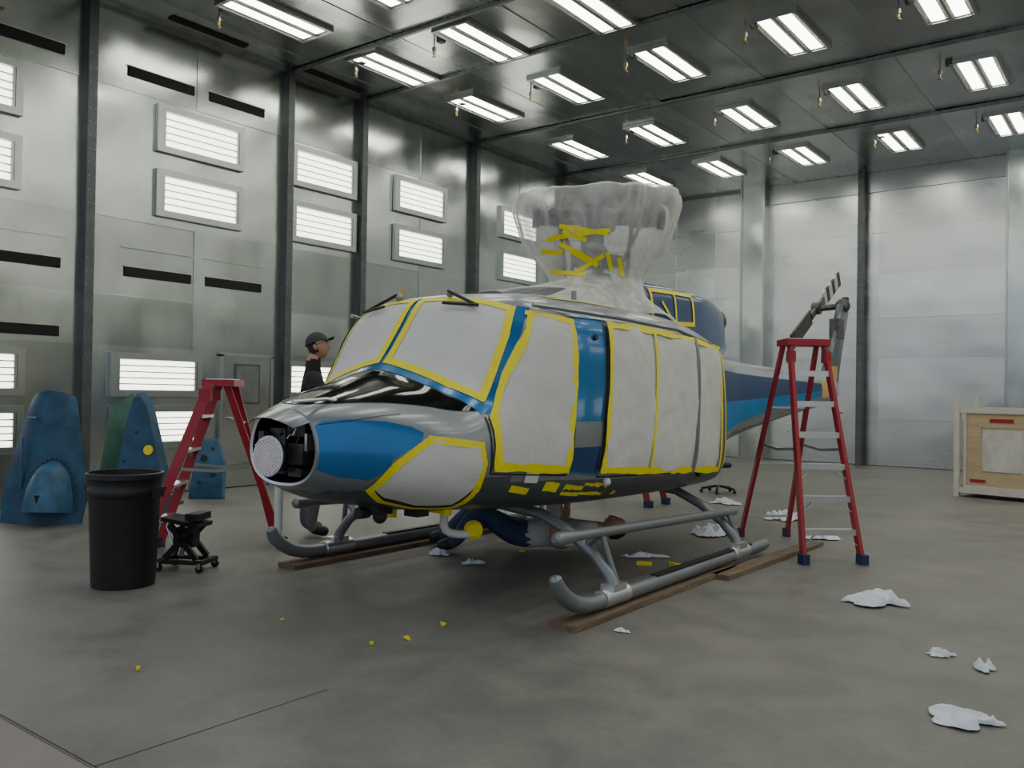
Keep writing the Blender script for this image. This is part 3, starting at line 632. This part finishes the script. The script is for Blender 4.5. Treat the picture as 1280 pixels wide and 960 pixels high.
d.cyl((XC,14.15,2.84),(XC-.34,14.0,2.80),.05,M_mech);d.ball((XC,14.15,2.84),.12,M_mech);d.box((XC,14.3,2.95),(.08,.12,.08),M_dkpart)
hub=V((XC-.34,13.95,2.80));d.cyl(hub+V((.05,0,0)),hub-V((.07,0,0)),.1,M_mech)
bd=V((0,.88,.47)).normalized()
for sg in(1,-1):
    d.beam(hub,hub+bd*sg*.35,.05,.1,M_mech,side=(1,0,0))
    for i in range(6):
        a0=.35+i*.16;a1=a0+.16
        d.beam(hub+bd*sg*a0,hub+bd*sg*a1,.03,.24,(M_stripe if (i%2==0) else M_dkpart) if sg==1 or i==5 else M_mech,side=(1,0,0))
d.tube([(XC,13.6,1.3),(XC,13.9,1.15),(XC,14.2,1.12)],[.02,.02,.015],M_silver,n=8)
hobj(d,'tail_fin_and_rotor')
d=MB();d.box((-2.74,5.25,.018),(.2,2.3,.036),M_wood);d.obj('wood_plank')
d=MB();d.box((-2.58,7.0,.018),(.14,2.0,.036),M_wood,Matrix.Rotation(-.03,3,'Z'));d.obj('wood_plank')
d=MB();d.box((-5.28,5.6,.018),(.2,2.9,.036),M_wood);d.obj('wood_plank')
# ------------------------------------------------------------------ step ladders
def ladder(name,fA,fB,rA,rB,top,h,nsteps,platform=False):
    fA,fB,rA,rB=[V(p) for p in(fA,fB,rA,rB)];top=V(top)
    wdir=(fB-fA).normalized();tw=(fB-fA).length*.62
    tA=V((top.x,top.y,h))-wdir*tw/2;tB=V((top.x,top.y,h))+wdir*tw/2
    sp=((fA+fB)/2-(rA+rB)/2);sp.z=0;sp.normalize()
    d=MB()
    fr=[];re=[]
    for f,r_,t in((fA,rA,tA),(fB,rB,tB)):
        ft=t+sp*.07;rt=t-sp*.06
        d.beam(f,ft,.03,.075,M_red,side=wdir);d.beam(r_,rt,.03,.055,M_red,side=wdir)
        d.box(f+V((0,0,.04)),(.06,.10,.085),M_boot,Matrix.Rotation(math.atan2(sp.y,sp.x)+math.pi/2,3,'Z'));d.box(r_+V((0,0,.04)),(.05,.08,.08),M_boot,Matrix.Rotation(math.atan2(sp.y,sp.x)+math.pi/2,3,'Z'))
        fr.append((f,ft));re.append((r_,rt))
        a=f.lerp(ft,.5);b_=r_.lerp(rt,.5);m_=(a+b_)/2+V((0,0,-.03));d.beam(a,m_,.006,.025,M_alu,side=wdir);d.beam(m_,b_,.006,.025,M_alu,side=wdir)
    for i in range(nsteps):
        t=(i+1)/(nsteps+1)
        a=fr[0][0].lerp(fr[0][1],t);b_=fr[1][0].lerp(fr[1][1],t)
        d.beam(a-sp*.01,b_-sp*.01,.085,.022,M_alu,side=sp);d.beam(a+V((0,0,-.02))+sp*.03,b_+V((0,0,-.02))+sp*.03,.006,.035,M_alu,side=sp)
        if i<3:
            for k in(0,1):
                e=fr[k][0].lerp(fr[k][1],t);o_=fr[1-k][0].lerp(fr[1-k][1],t);lowp=fr[k][0].lerp(fr[k][1],max(0,t-.07));d.beam(e.lerp(o_,.3)+V((0,0,-.012)),lowp,.02,.004,M_alu,side=sp)
    for i in range(0,nsteps,1 if nsteps<6 else 2):
        t=(i+.8)/(nsteps+1)
        a=re[0][0].lerp(re[0][1],t);b_=re[1][0].lerp(re[1][1],t);d.beam(a,b_,.025,.018,M_alu,side=sp)
    Rz=Matrix.Rotation(math.atan2(wdir.y,wdir.x),3,'Z')
    d.box(V((top.x,top.y,h+.0)),(tw+.08,.26,.055),M_red,Rz);d.box(V((top.x,top.y,h+.03)),(tw+.02,.2,.012),M_alu if platform else M_red,Rz)
    for k in(0,1):
        f,ft=fr[k];d.box(f.lerp(ft,.93),(.05,.1,.1),M_red,Rz)
    return d.obj(name)
ladder('stepladder',(-2.33,7.01,0),(-1.96,7.33,0),(-3.27,7.99,0),(-2.93,8.30,0),(-2.56,7.62,0),1.84,6,True)
ladder('stepladder',(-6.44,3.62,0),(-6.80,4.00,0),(-6.07,4.72,0),(-6.47,4.95,0),(-6.35,4.30,0),1.40,4,True)
ladder('stepladder',(-4.95,9.25,0),(-4.95,9.7,0),(-5.9,9.25,0),(-5.9,9.7,0),(-5.4,9.47,0),1.45,4)
d=MB();TC=(-5.68,3.09,0);d.lathe([(0,.012),(.190,.012),(.195,0),(.202,.004),(.206,.05),(.228,.60),(.231,.61),(.238,.62),(.238,.66),(.233,.67),(.237,.72),(.244,.73),(.250,.735),(.250,.765),(.244,.772),(.232,.772),(.230,.74),(.22,.6),(.195,.03),(0,.025)],TC,M_can,n=56)
for a in(.5,.5+math.pi):
    p=V((TC[0]+.244*math.cos(a),TC[1]+.244*math.sin(a),.66));d.box(p,(.05,.12,.03),M_can,Matrix.Rotation(a,3,'Z'));d.box(p+V((0,0,-.03)),(.02,.12,.05),M_can,Matrix.Rotation(a,3,'Z'))
d.obj('trash_can')
d=MB();c=V((-5.82,3.65,0));Rz=Matrix.Rotation(.5,3,'Z')
def P(x,y,z): return c+Rz@V((x*.9,y*.9,z))
for sy in(-.11,.11): d.beam(P(-.18,sy,.07),P(.2,sy,.07),.04,.03,M_dkpart,side=Rz@V((0,1,0)))
for sx in(-.17,.19): d.beam(P(sx,-.14,.07),P(sx,.14,.07),.04,.03,M_dkpart,side=Rz@V((1,0,0)))
for sx in(-.17,.19):
    for sy in(-.13,.13):
        d.cyl(P(sx,sy-.012,.028),P(sx,sy+.012,.028),.028,M_can,n=14);d.box(P(sx,sy,.05),(.02,.03,.04),M_alu,Rz)
for sy in(-.09,.09):
    d.beam(P(-.14,sy,.09),P(.12,sy,.34),.03,.04,M_can,side=Rz@V((0,1,0)));d.beam(P(.14,sy,.09),P(-.1,sy,.34),.03,.04,M_can,side=Rz@V((0,1,0)))
d.box(P(0,0,.24),(.16,.1,.14),M_dkpart,Rz);d.box(P(0,0,.36),(.30,.22,.03),M_can,Rz@Matrix.Rotation(.15,3,'Y'));d.box(P(.1,0,.40),(.1,.2,.05),M_dkpart,Rz)
d.cyl(P(-.05,0,.1),P(.02,0,.32),.022,M_alu);d.tube([P(-.12,.05,.12),P(-.22,.08,.3),P(-.2,.1,.38)],.01,M_alu,n=8)
d.obj('rolling_scissor_jack')
# ------------------------------------------------------------------ blue panels at left
def panel_xf(c,yaw,lean): 
    Rm=Matrix.Rotation(yaw,3,'Z')@Matrix.Rotation(lean,3,'X')
    return lambda x,y,z:V(c)+Rm@V((x,y,z))
T=panel_xf((-8.75,3.85,0),math.radians(37),math.radians(-8))
d=MB();rows=[(0,.40),(.25,.42),(.55,.38),(.85,.31),(1.1,.26),(1.25,.23),(1.32,.20)]
vs=[];nx=17
for z,hw in rows:
    for i in range(nx):
        t=-1+2*i/(nx-1);vs.append(T(hw*t+.02*z,.10*t*t+.015*math.sin(z*4),z-.04*t*t*(z>1.2)))
nr=len(rows);fs=[(j*nx+i,j*nx+i+1,(j+1)*nx+i+1,(j+1)*nx+i) for j in range(nr-1) for i in range(nx-1)]
back=[p+(T(0,.02,0)-T(0,0,0)) for p in vs];o=len(vs)
fs2=[tuple(reversed([k+o for k in f])) for f in fs];edge=[i for i in range(nx)]+[j*nx+nx-1 for j in range(1,nr)]+[(nr-1)*nx+i for i in range(nx-2,-1,-1)]+[j*nx for j in range(nr-2,0,-1)]
fe=[(edge[i],edge[(i+1)%len(edge)],edge[(i+1)%len(edge)]+o,edge[i]+o) for i in range(len(edge))]
d.add(vs+back,fs+fs2+fe,M_primer)
vs=[];
for j in range(9):
    tz=j/8
    for i in range(15):
        a=math.pi*i/14;r=.23*math.sqrt(max(0,1-(tz*.97)**2))*(1 if tz<.95 else .8)
        vs.append(T(.13+r*math.cos(a),-.26*math.sin(a)*math.sqrt(max(.0,1-tz**2)),.12+.5*tz))
d.add(vs,[(j*15+i,j*15+i+1,(j+1)*15+i+1,(j+1)*15+i) for j in range(8) for i in range(14)],M_primer2)
for i in range(20):
    a=math.pi*i/19;d.ball(T(.13+.27*math.cos(a),-.0,.14+.5*math.sin(a)),.009,M_dkpart,n=6)
d.box(T(.1,-.2,.25),(.14,.06,.07),M_dkpart);d.box(T(-.12,-.01,1.05),(.2,.02,.015),M_primer2);d.box(T(-.18,-.01,.6),(.02,.02,.5),M_primer2)
d.obj('cowling_half')
def finpanel(name,c,yaw,lean,poly,mat,th=.05,holes=()):
    T=panel_xf(c,yaw,lean);d=MB();n_=len(poly)
    cx=sum(p[0] for p in poly)/n_;cz=sum(p[1] for p in poly)/n_
    A_=[T(x,0,z) for x,z in poly];B_=[T(cx+(x-cx)*.86,-th,cz+(z-cz)*.9) for x,z in poly];C_=[T(x,.02,z) for x,z in poly]
    d.add(A_+B_+C_,[(i,(i+1)%n_,(i+1)%n_+n_,i+n_) for i in range(n_)]+[tuple(range(n_,2*n_))]+[(i,i+2*n_,(i+1)%n_+2*n_,(i+1)%n_) for i in range(n_)]+[tuple(range(3*n_-1,2*n_-1,-1))],mat)
    for x,z,r,m in holes:
        p=T(x,-th,z);q=T(x,-th-.012,z);d.cyl(p,q,r,m,n=16)
    return d.obj(name)
finpanel('tail_fairing',(-8.2,4.6,0),math.radians(30),math.radians(-7),[(-.32,0),(.36,0),(.30,.45),(.05,1.2),(-.05,1.32),(-.13,1.3),(-.2,1.0)],M_primer,.09,((.1,.72,.05,M_tape),(-.05,.9,.012,M_dkpart),(.02,.5,.012,M_dkpart),(-.15,.6,.012,M_dkpart),(.16,.4,.012,M_dkpart)))
finpanel('fairing_panel',(-8.78,4.7,0),math.radians(38),math.radians(-8),[(-.28,0),(.25,0),(.22,.9),(.05,1.3),(-.18,1.15)],M_green,.02)
finpanel('access_panel',(-9.35,6.1,0),math.radians(40),math.radians(-14),[(-.2,0),(.24,0),(.22,.45),(.1,.76),(-.16,.74)],M_primer2,.02,((-.05,.5,.04,M_dkpart),(.08,.3,.03,M_dkpart),(-.08,.2,.02,M_dkpart),(.05,.62,.02,M_dkpart)))
d=MB();d.box((-9.3,5.45,.02),(.5,.3,.03),M_primer2,Matrix.Rotation(.6,3,'Z'));d.obj('loose_panel')
# ------------------------------------------------------------------ crate
d=MB();c=V((-2.36,13.47,0));ux=V((.98,-.2,0)).normalized()
Rz=Matrix.Rotation(math.atan2(ux.y,ux.x),3,'Z')
def Q(x,y,z): return c+Rz@V((x,y,z))
W_=1.15
for x in(.03,W_):
    for y in(0,.7): d.box(Q(x,y,.70),(.07,.07,1.40),M_crate,Rz)
for z in(.1,1.22):
    for y in(0,.7): d.box(Q(W_/2,y,z),(W_,.05,.08),M_crate,Rz)
    for x in(.03,W_): d.box(Q(x,.35,z),(.05,.7,.08),M_crate,Rz)
def framebox(x0,x1,z0,z1,b,y,mat):
    d.box(Q((x0+x1)/2,y,z0+b/2),(x1-x0,.03,b),mat,Rz);d.box(Q((x0+x1)/2,y,z1-b/2),(x1-x0,.03,b),mat,Rz)
    d.box(Q(x0+b/2,y,(z0+z1)/2),(b,.03,z1-z0-2*b),mat,Rz);d.box(Q(x1-b/2,y,(z0+z1)/2),(b,.03,z1-z0-2*b),mat,Rz)
framebox(.14,1.08,.16,1.18,.2,.02,M_ply);framebox(.12,1.1,.14,1.2,.03,-.0,M_crate)
d.box(Q(.61,.03,.7),(.56,.006,.64),M_plas2,Rz);d.box(Q(.61,.3,.5),(.4,.3,.5),M_white,Rz)
d.box(Q(.6,.7,.66),(1.1,.02,1.1),M_ply,Rz);d.box(Q(.6,.35,.16),(1.1,.66,.03),M_ply,Rz)
d.box(Q(.6,-.001,1.08),(.3,.01,.05),M_red,Rz);d.box(Q(.3,-.001,.24),(.2,.01,.04),M_red,Rz)
d.obj('shipping_crate')
d=MB();c=V((-5.0,11.4,0))
d.lathe([(0,.43),(.16,.43),(.18,.41),(.18,.37),(.16,.36),(0,.36)],c,M_can,n=24);d.cyl(c+V((0,0,.08)),c+V((0,0,.37)),.025,M_alu)
for i in range(5):
    a=i*1.2566;e=c+V((.24*math.cos(a),.24*math.sin(a),.06));d.beam(c+V((0,0,.1)),e,.03,.025,M_can,side=(0,0,1));d.ball(e-V((0,0,.032)),.028,M_can,n=8)
d.obj('rolling_stool')
# ------------------------------------------------------------------ rags
def rag(name,x,y,L,W,seed,rot=0,h=.06,mat=None):
    d=MB();n_=40;vs=[];Rz=Matrix.Rotation(rot,3,'Z')
    for j in range(n_):
        for i in range(n_):
            u=-1+2*i/(n_-1);v=-1+2*j/(n_-1)
            a=math.atan2(v,u);sq=max(abs(u),abs(v));rr_=sq*(.75+.7*noise.noise(V((math.cos(a)*1.6,math.sin(a)*1.6,seed))))
            p=V((rr_*math.cos(a)*L/2,rr_*math.sin(a)*W/2,0));fq=9 if L>.25 else 16
            q=V((p.x*fq,p.y*fq,seed*3.1));q2=q+V((noise.noise(q*.7)*1.5,noise.noise(q*.7+V((7,3,1)))*1.5,0))
            ridge=max(0,1-2.4*abs(noise.noise(q2)));z=h*(.35+.7*ridge**1.3)+h*.22*noise.noise(q*2.2)
            z*=max(0,(1-sq**4*.85));z=max(z,0)
            p.z=z+.004;vs.append(V((x,y,0))+Rz@p)
    d.add(vs,[(j*n_+i,j*n_+i+1,(j+1)*n_+i+1,(j+1)*n_+i) for j in range(n_-1) for i in range(n_-1)],mat or M_rag)
    return d.obj(name,ang=180,fix=False)
for i,(x,y,L,W,rot,h) in enumerate(((-1.48,6.03,.48,.32,.6,.075),(-.94,5.0,.15,.11,.2,.035),(-.72,4.88,.18,.14,1.2,.05),(-.66,4.05,.42,.24,.25,.045),(-4.78,5.32,.2,.14,.4,.05),(-4.35,5.2,.2,.12,.8,.04),(-3.5,7.9,.7,.5,.6,.10),(-3.35,9.4,.5,.35,.6,.10),(-2.62,8.42,.42,.3,.7,.08),(-3.45,6.4,.45,.15,.5,.04),(-2.45,4.3,.1,.06,.3,.02),(-8.0,7.0,.3,.2,.3,.07),(-4.4,10.3,.5,.35,.3,.07))):
    rag('cleaning_rag',x,y,L,W,i*1.7+.3,rot,h)
d=MB()
random.seed(5)
for x,y,s_ in((-3.32,3.73,.04),(-3.27,3.39,.03),(-3.9,2.2,.02),(-3.35,3.2,.02),(-4.35,5.9,.05),(-3.3,6.1,.12),(-3.1,6.25,.1),(-4.1,3.2,.015),(-3.0,4.6,.03)):
    for k in range(2): d.box((x+random.uniform(-.01,.01),y,.008+.008*k),(s_,s_*.5,.008),M_tape,Matrix.Rotation(random.uniform(0,3),3,'Z')@Matrix.Rotation(.15,3,'X'))
d.obj('tape_scraps')
# ------------------------------------------------------------------ people
def skin_body(J,edges,root,classify,mats):
    names=list(J.keys());idx={n:i for i,n in enumerate(names)}
    me=bpy.data.meshes.new('tmp');me.from_pydata([tuple(J[n][0]) for n in names],[(idx[a],idx[b]) for a,b in edges],[])
    o=bpy.data.objects.new('tmp',me);sc.collection.objects.link(o)
    md=o.modifiers.new('s','SKIN');md.use_smooth_shade=True;md.branch_smoothing=.5
    for i,n in enumerate(names):
        sv=me.skin_vertices[0].data[i];r=J[n][1];sv.radius=(r if isinstance(r,tuple) else (r,r));sv.use_root=(n==root)
    ss=o.modifiers.new('ss','SUBSURF');ss.levels=2;ss.render_levels=2
    dg=bpy.context.evaluated_depsgraph_get();dg.update();ev=o.evaluated_get(dg);m2=ev.to_mesh()
    vs=[v.co.copy() for v in m2.vertices];fs=[tuple(p.vertices) for p in m2.polygons]
    ev.to_mesh_clear();bpy.data.objects.remove(o);bpy.data.meshes.remove(me)
    mb=MB()
    for m in mats: mb.mi(m)
    mb.v=vs
    segs=[(a,b,J[a][0],J[b][0]) for a,b in edges]
    for f in fs:
        c=sum((vs[i] for i in f),V())/len(f);best=None
        for a,b,p,q in segs:
            d_=q-p;t=max(0,min(1,(c-p).dot(d_)/max(d_.length_squared,1e-9)));dist=(c-(p+d_*t)).length
            rr_=.5*((J[a][1] if not isinstance(J[a][1],tuple) else J[a][1][0])+(J[b][1] if not isinstance(J[b][1],tuple) else J[b][1][0]))
            if best is None or dist/rr_<best[0]: best=(dist/rr_,a,b,t)
        mb.f.append(f);mb.m.append(mb.mi(classify(best[1],best[2],best[3])))
    return mb
def head(mb,c,fwd,upv,cap=False,hair=M_hair,glasses=False):
    f=V(fwd).normalized();u=(V(upv)-f*V(upv).dot(f)).normalized();s=f.cross(u)
    Rm=Matrix((f,s,u)).transposed()
    def G(x,y,z): return V(c)+Rm@V((x,y,z))
    n=28;m=18;vs=[]
    for i in range(m+1):
        ph=math.pi*i/m
        for k in range(n):
            th=2*math.pi*k/n;x=math.sin(ph)*math.cos(th);y=math.sin(ph)*math.sin(th);z=math.cos(ph)
            X_=x*.098;Y_=y*.076;Z_=z*.118
            if z<0: Y_*=1+.28*z*abs(z)**.3;X_*=(1+.12*z) if x>0 else (1+.30*z)
            if x>0: X_*=.94
            g=lambda a,b,ca,cb,sa,sb:math.exp(-((a-ca)/sa)**2-((b-cb)/sb)**2)
            if x>0:
                X_+=.026*g(Y_,Z_,0,-.022,.012,.020)+.012*g(Y_,Z_,0,.005,.010,.02)+.008*g(Y_,Z_,0,.03,.04,.01)
                X_+=.010*g(Y_,Z_,0,-.095,.025,.018)+.007*g(Y_,Z_,0,-.058,.02,.008)
                X_-=.010*(g(Y_,Z_,.03,.012,.013,.010)+g(Y_,Z_,-.03,.012,.013,.010))
            vs.append(G(X_,Y_,Z_))
    fs=[(i*n+k,(i+1)*n+k,(i+1)*n+(k+1)%n,i*n+(k+1)%n) for i in range(m) for k in range(n)]
    mb.add(vs,fs,M_skin)
    for sg in(-1,1):
        mb.ball(G(.082,sg*.03,.012),.011,M_white,n=10);mb.ball(G(.091,sg*.03,.012),.005,M_dkpart,n=8)
        mb.ball(G(-.005,sg*.078,-.005),(.018,.008,.03),M_skin,n=10,Rm=Rm)
        mb.ball(G(.09,sg*.03,.032),(.006,.02,.004),hair,n=8,Rm=Rm)
    mb.ball(G(.093,0,-.058),(.006,.022,.005),M_lips,n=8,Rm=Rm)
    vs=[];nn=20;mm=10
    for i in range(mm+1):
        ph=math.pi*.66*i/mm
        for k in range(nn+1):
            th=math.pi*.46+ (math.pi*1.08)*k/nn
            x=math.sin(ph)*math.cos(th);y=math.sin(ph)*math.sin(th);z=math.cos(ph);vs.append(G(x*.103*(1+.1*min(z,0)),y*.081,z*.123+.002))
    mb.add(vs,[(i*(nn+1)+k,(i+1)*(nn+1)+k,(i+1)*(nn+1)+k+1,i*(nn+1)+k+1) for i in range(mm) for k in range(nn)],hair)
    if cap:
        vs=[];nn=28;mm=9
        for i in range(mm+1):
            ph=math.pi*.47*i/mm
            for k in range(nn):
                th=2*math.pi*k/nn;vs.append(G(math.sin(ph)*math.cos(th)*.112-.002,math.sin(ph)*math.sin(th)*.091,math.cos(ph)*.112+.03))
        mb.add(vs,[(i*nn+k,(i+1)*nn+k,(i+1)*nn+(k+1)%nn,i*nn+(k+1)%nn) for i in range(mm) for k in range(nn)],M_cap)
        vs=[];
        for j in range(5):
            for i in range(11):
                t=-1+2*i/10;vs.append(G(.085+.02*(1-t*t)+j*.018*(1-.35*t*t),t*.072,.042-.012*t*t-.003*j))
        mb.add(vs,[(j*11+i,j*11+i+1,(j+1)*11+i+1,(j+1)*11+i) for j in range(4) for i in range(10)],M_cap)
    if glasses:
        for sg in(-1,1):
            pts=[G(.103,sg*.032+.022*math.cos(a),.010+.015*math.sin(a)) for a in [i*math.pi/6 for i in range(13)]];mb.tube(pts,.0022,M_dkpart,n=6)
            mb.tube([G(.103,sg*.054,.014),G(.0,sg*.083,.012)],.002,M_dkpart,n=6)
        mb.tube([G(.103,-.01,.012),G(.103,.01,.012)],.002,M_dkpart,n=6)
def hand(mb,w,dirn,palmn,side,curl=.5):
    w=V(w);d_=V(dirn).normalized();p=V(palmn);p=(p-d_*p.dot(d_)).normalized();s=d_.cross(p)*side
    def G(a,b,c):return w+d_*a+s*b+p*c
    ringsP=[(-.02,.026,.020),(0,.027,.019),(.03,.034,.017),(.06,.041,.015),(.088,.042,.013),(.095,.036,.008)];vs=[];n=14
    for a,hw,ht in ringsP:
        for k in range(n):
            t=2*math.pi*k/n;vs.append(G(a,hw*math.cos(t),ht*math.sin(t)))
    mb.add(vs,[(i*n+k,i*n+(k+1)%n,(i+1)*n+(k+1)%n,(i+1)*n+k) for i in range(5) for k in range(n)]+[tuple(range(n-1,-1,-1)),tuple(range(5*n,6*n))],M_skin)
    for i,(b,L) in enumerate(((.031,.074),(.010,.083),(-.011,.077),(-.031,.060))):
        a=.088;c=0;pts=[G(a-.01,b,c)];ang=curl*.35;r=[.0095]
        for k,fr in enumerate((.42,.32,.26)):
            ang+=curl*.55+.05*i*curl;a+=L*fr*math.cos(ang);c+=L*fr*math.sin(ang);pts.append(G(a,b*(1+.08*k),c));r.append(.0088-.0009*k)
        pts.append(pts[-1]+(pts[-1]-pts[-2])*.15);r.append(.004)
        mb.tube(pts,r,M_skin,n=10)
    mb.tube([G(.02,.024,.004),G(.045,.05,.012),G(.072,.064,.02),G(.094,.068,.028),G(.098,.069,.03)],[.014,.0125,.0105,.009,.004],M_skin,n=10)
def body_edges(): return [('pel','waist'),('waist','chest'),('chest','nb'),('nb','neck'),('neck','hd'),
  ('chest','clR'),('clR','shR'),('shR','elR'),('elR','wrR'),('chest','clL'),('clL','shL'),('shL','elL'),('elL','wrL'),
  ('pel','hipR'),('hipR','knR'),('knR','anR'),('anR','toR'),('pel','hipL'),('hipL','knL'),('knL','anL'),('anL','toL')]
def mk(J):
    rad=dict(pel=(.19,.15),waist=(.18,.145),chest=(.21,.16),nb=(.105,.10),neck=(.07,.07),hd=(.062,.062),clR=.11,clL=.11,shR=.088,shL=.088,elR=.058,elL=.058,wrR=.038,wrL=.038,hipR=.12,hipL=.12,knR=.085,knL=.085,anR=.062,anL=.062,toR=.048,toL=.048)
    J=dict(J)
    for s_ in 'RL': J['cl'+s_]=V(J['chest']).lerp(V(J['sh'+s_]),.62)+(V(J['nb'])-V(J['chest'])).normalized()*.03
    return {k:(V(v),rad[k]) for k,v in J.items()}
def classer(shirt,pants,shoe,longs):
    def f(a,b,t):
        k=b[:2]
        if b in('waist','chest','nb'): return pants if (b=='waist' and t<.35) else shirt
        if b=='neck': return shirt if t<.45 else M_skin
        if b=='hd': return M_skin
        if k in('sh','cl'):return shirt
        if k=='el':return shirt if (t<.62 or longs) else M_skin
        if k=='wr':return shirt if longs and t<.9 else M_skin
        if k=='to':return shoe
        return pants
    return f
O=V((-6.33,5.24,0));F=V((.62,.78,0)).normalized();Sd=F.cross(V((0,0,1)));FH=V((.85,.5,0)).normalized()
def B(f,s,z): return O+F*f+Sd*s+V((0,0,z))
J=mk(dict(pel=B(0,0,.97),waist=B(-.01,0,1.15),chest=B(0,0,1.37),nb=B(.0,0,1.54),neck=B(.0,0,1.62),hd=B(.02,0,1.71),
 shR=B(.0,.2,1.47),elR=B(.06,.31,1.23),wrR=B(.25,.29,1.46),shL=B(.0,-.2,1.47),elL=B(.16,-.24,1.24),wrL=B(.38,-.2,1.37),
 hipR=B(0,.10,.88),knR=B(.03,.12,.49),anR=B(0,.13,.09),toR=B(.17,.15,.048),hipL=B(0,-.10,.88),knL=B(.0,-.12,.49),anL=B(-.05,-.13,.09),toL=B(.12,-.15,.048)))
mb=skin_body(J,body_edges(),'pel',classer(M_shirt,M_pants,M_shoe,False),[M_shirt])
head(mb,B(.045,0,1.76),(FH*.9+V((0,0,.38))).normalized(),(-FH*.38+V((0,0,.9))),cap=True,glasses=True)
hand(mb,B(.255,.288,1.47),F*.5+V((0,0,.85)),-Sd*.5+F*.2,1,.9);hand(mb,B(.385,-.2,1.375),F*1+V((0,0,.6)),V((0,0,-1)),-1,.6)
mb.box(B(.33,.27,1.57),(.03,.03,.09),M_tape)
mb.obj('standing_worker',ang=60,fix=False)
O=V((-4.45,5.98,0));F=V((.795,.606,0)).normalized();Sd=F.cross(V((0,0,1)))
J=mk(dict(pel=B(0,0,.15),waist=B(.2,0,.15),chest=B(.42,0,.17),nb=B(.58,0,.18),neck=B(.66,0,.19),hd=B(.74,0,.2),
 shR=B(.5,.2,.16),elR=B(.28,.32,.10),wrR=B(.3,.24,.32),shL=B(.5,-.2,.16),elL=B(.40,-.3,.2),wrL=B(.42,-.15,.36),
 hipR=B(-.08,.10,.14),knR=B(-.34,.2,.38),anR=B(-.55,.2,.09),toR=B(-.7,.22,.05),hipL=B(-.08,-.10,.14),knL=B(-.4,-.12,.34),anL=B(-.66,-.14,.09),toL=B(-.8,-.14,.06)))
mb=skin_body(J,body_edges(),'pel',classer(M_wshirt,M_jeans,M_shoe,False),[M_wshirt])
head(mb,B(.82,0,.2),V((0,0,1))-F*.2,F,cap=False)
hand(mb,B(.3,.235,.33),V((0,0,1))+F*.2,-Sd,1,.5);hand(mb,B(.42,-.145,.37),V((0,0,1)),Sd,-1,.5)
mb.obj('lying_worker',ang=60,fix=False)
wld=bpy.data.worlds.new('w');sc.world=wld;wld.use_nodes=True
wld.node_tree.nodes['Background'].inputs[0].default_value=(.80,.88,1,1);wld.node_tree.nodes['Background'].inputs[1].default_value=.75
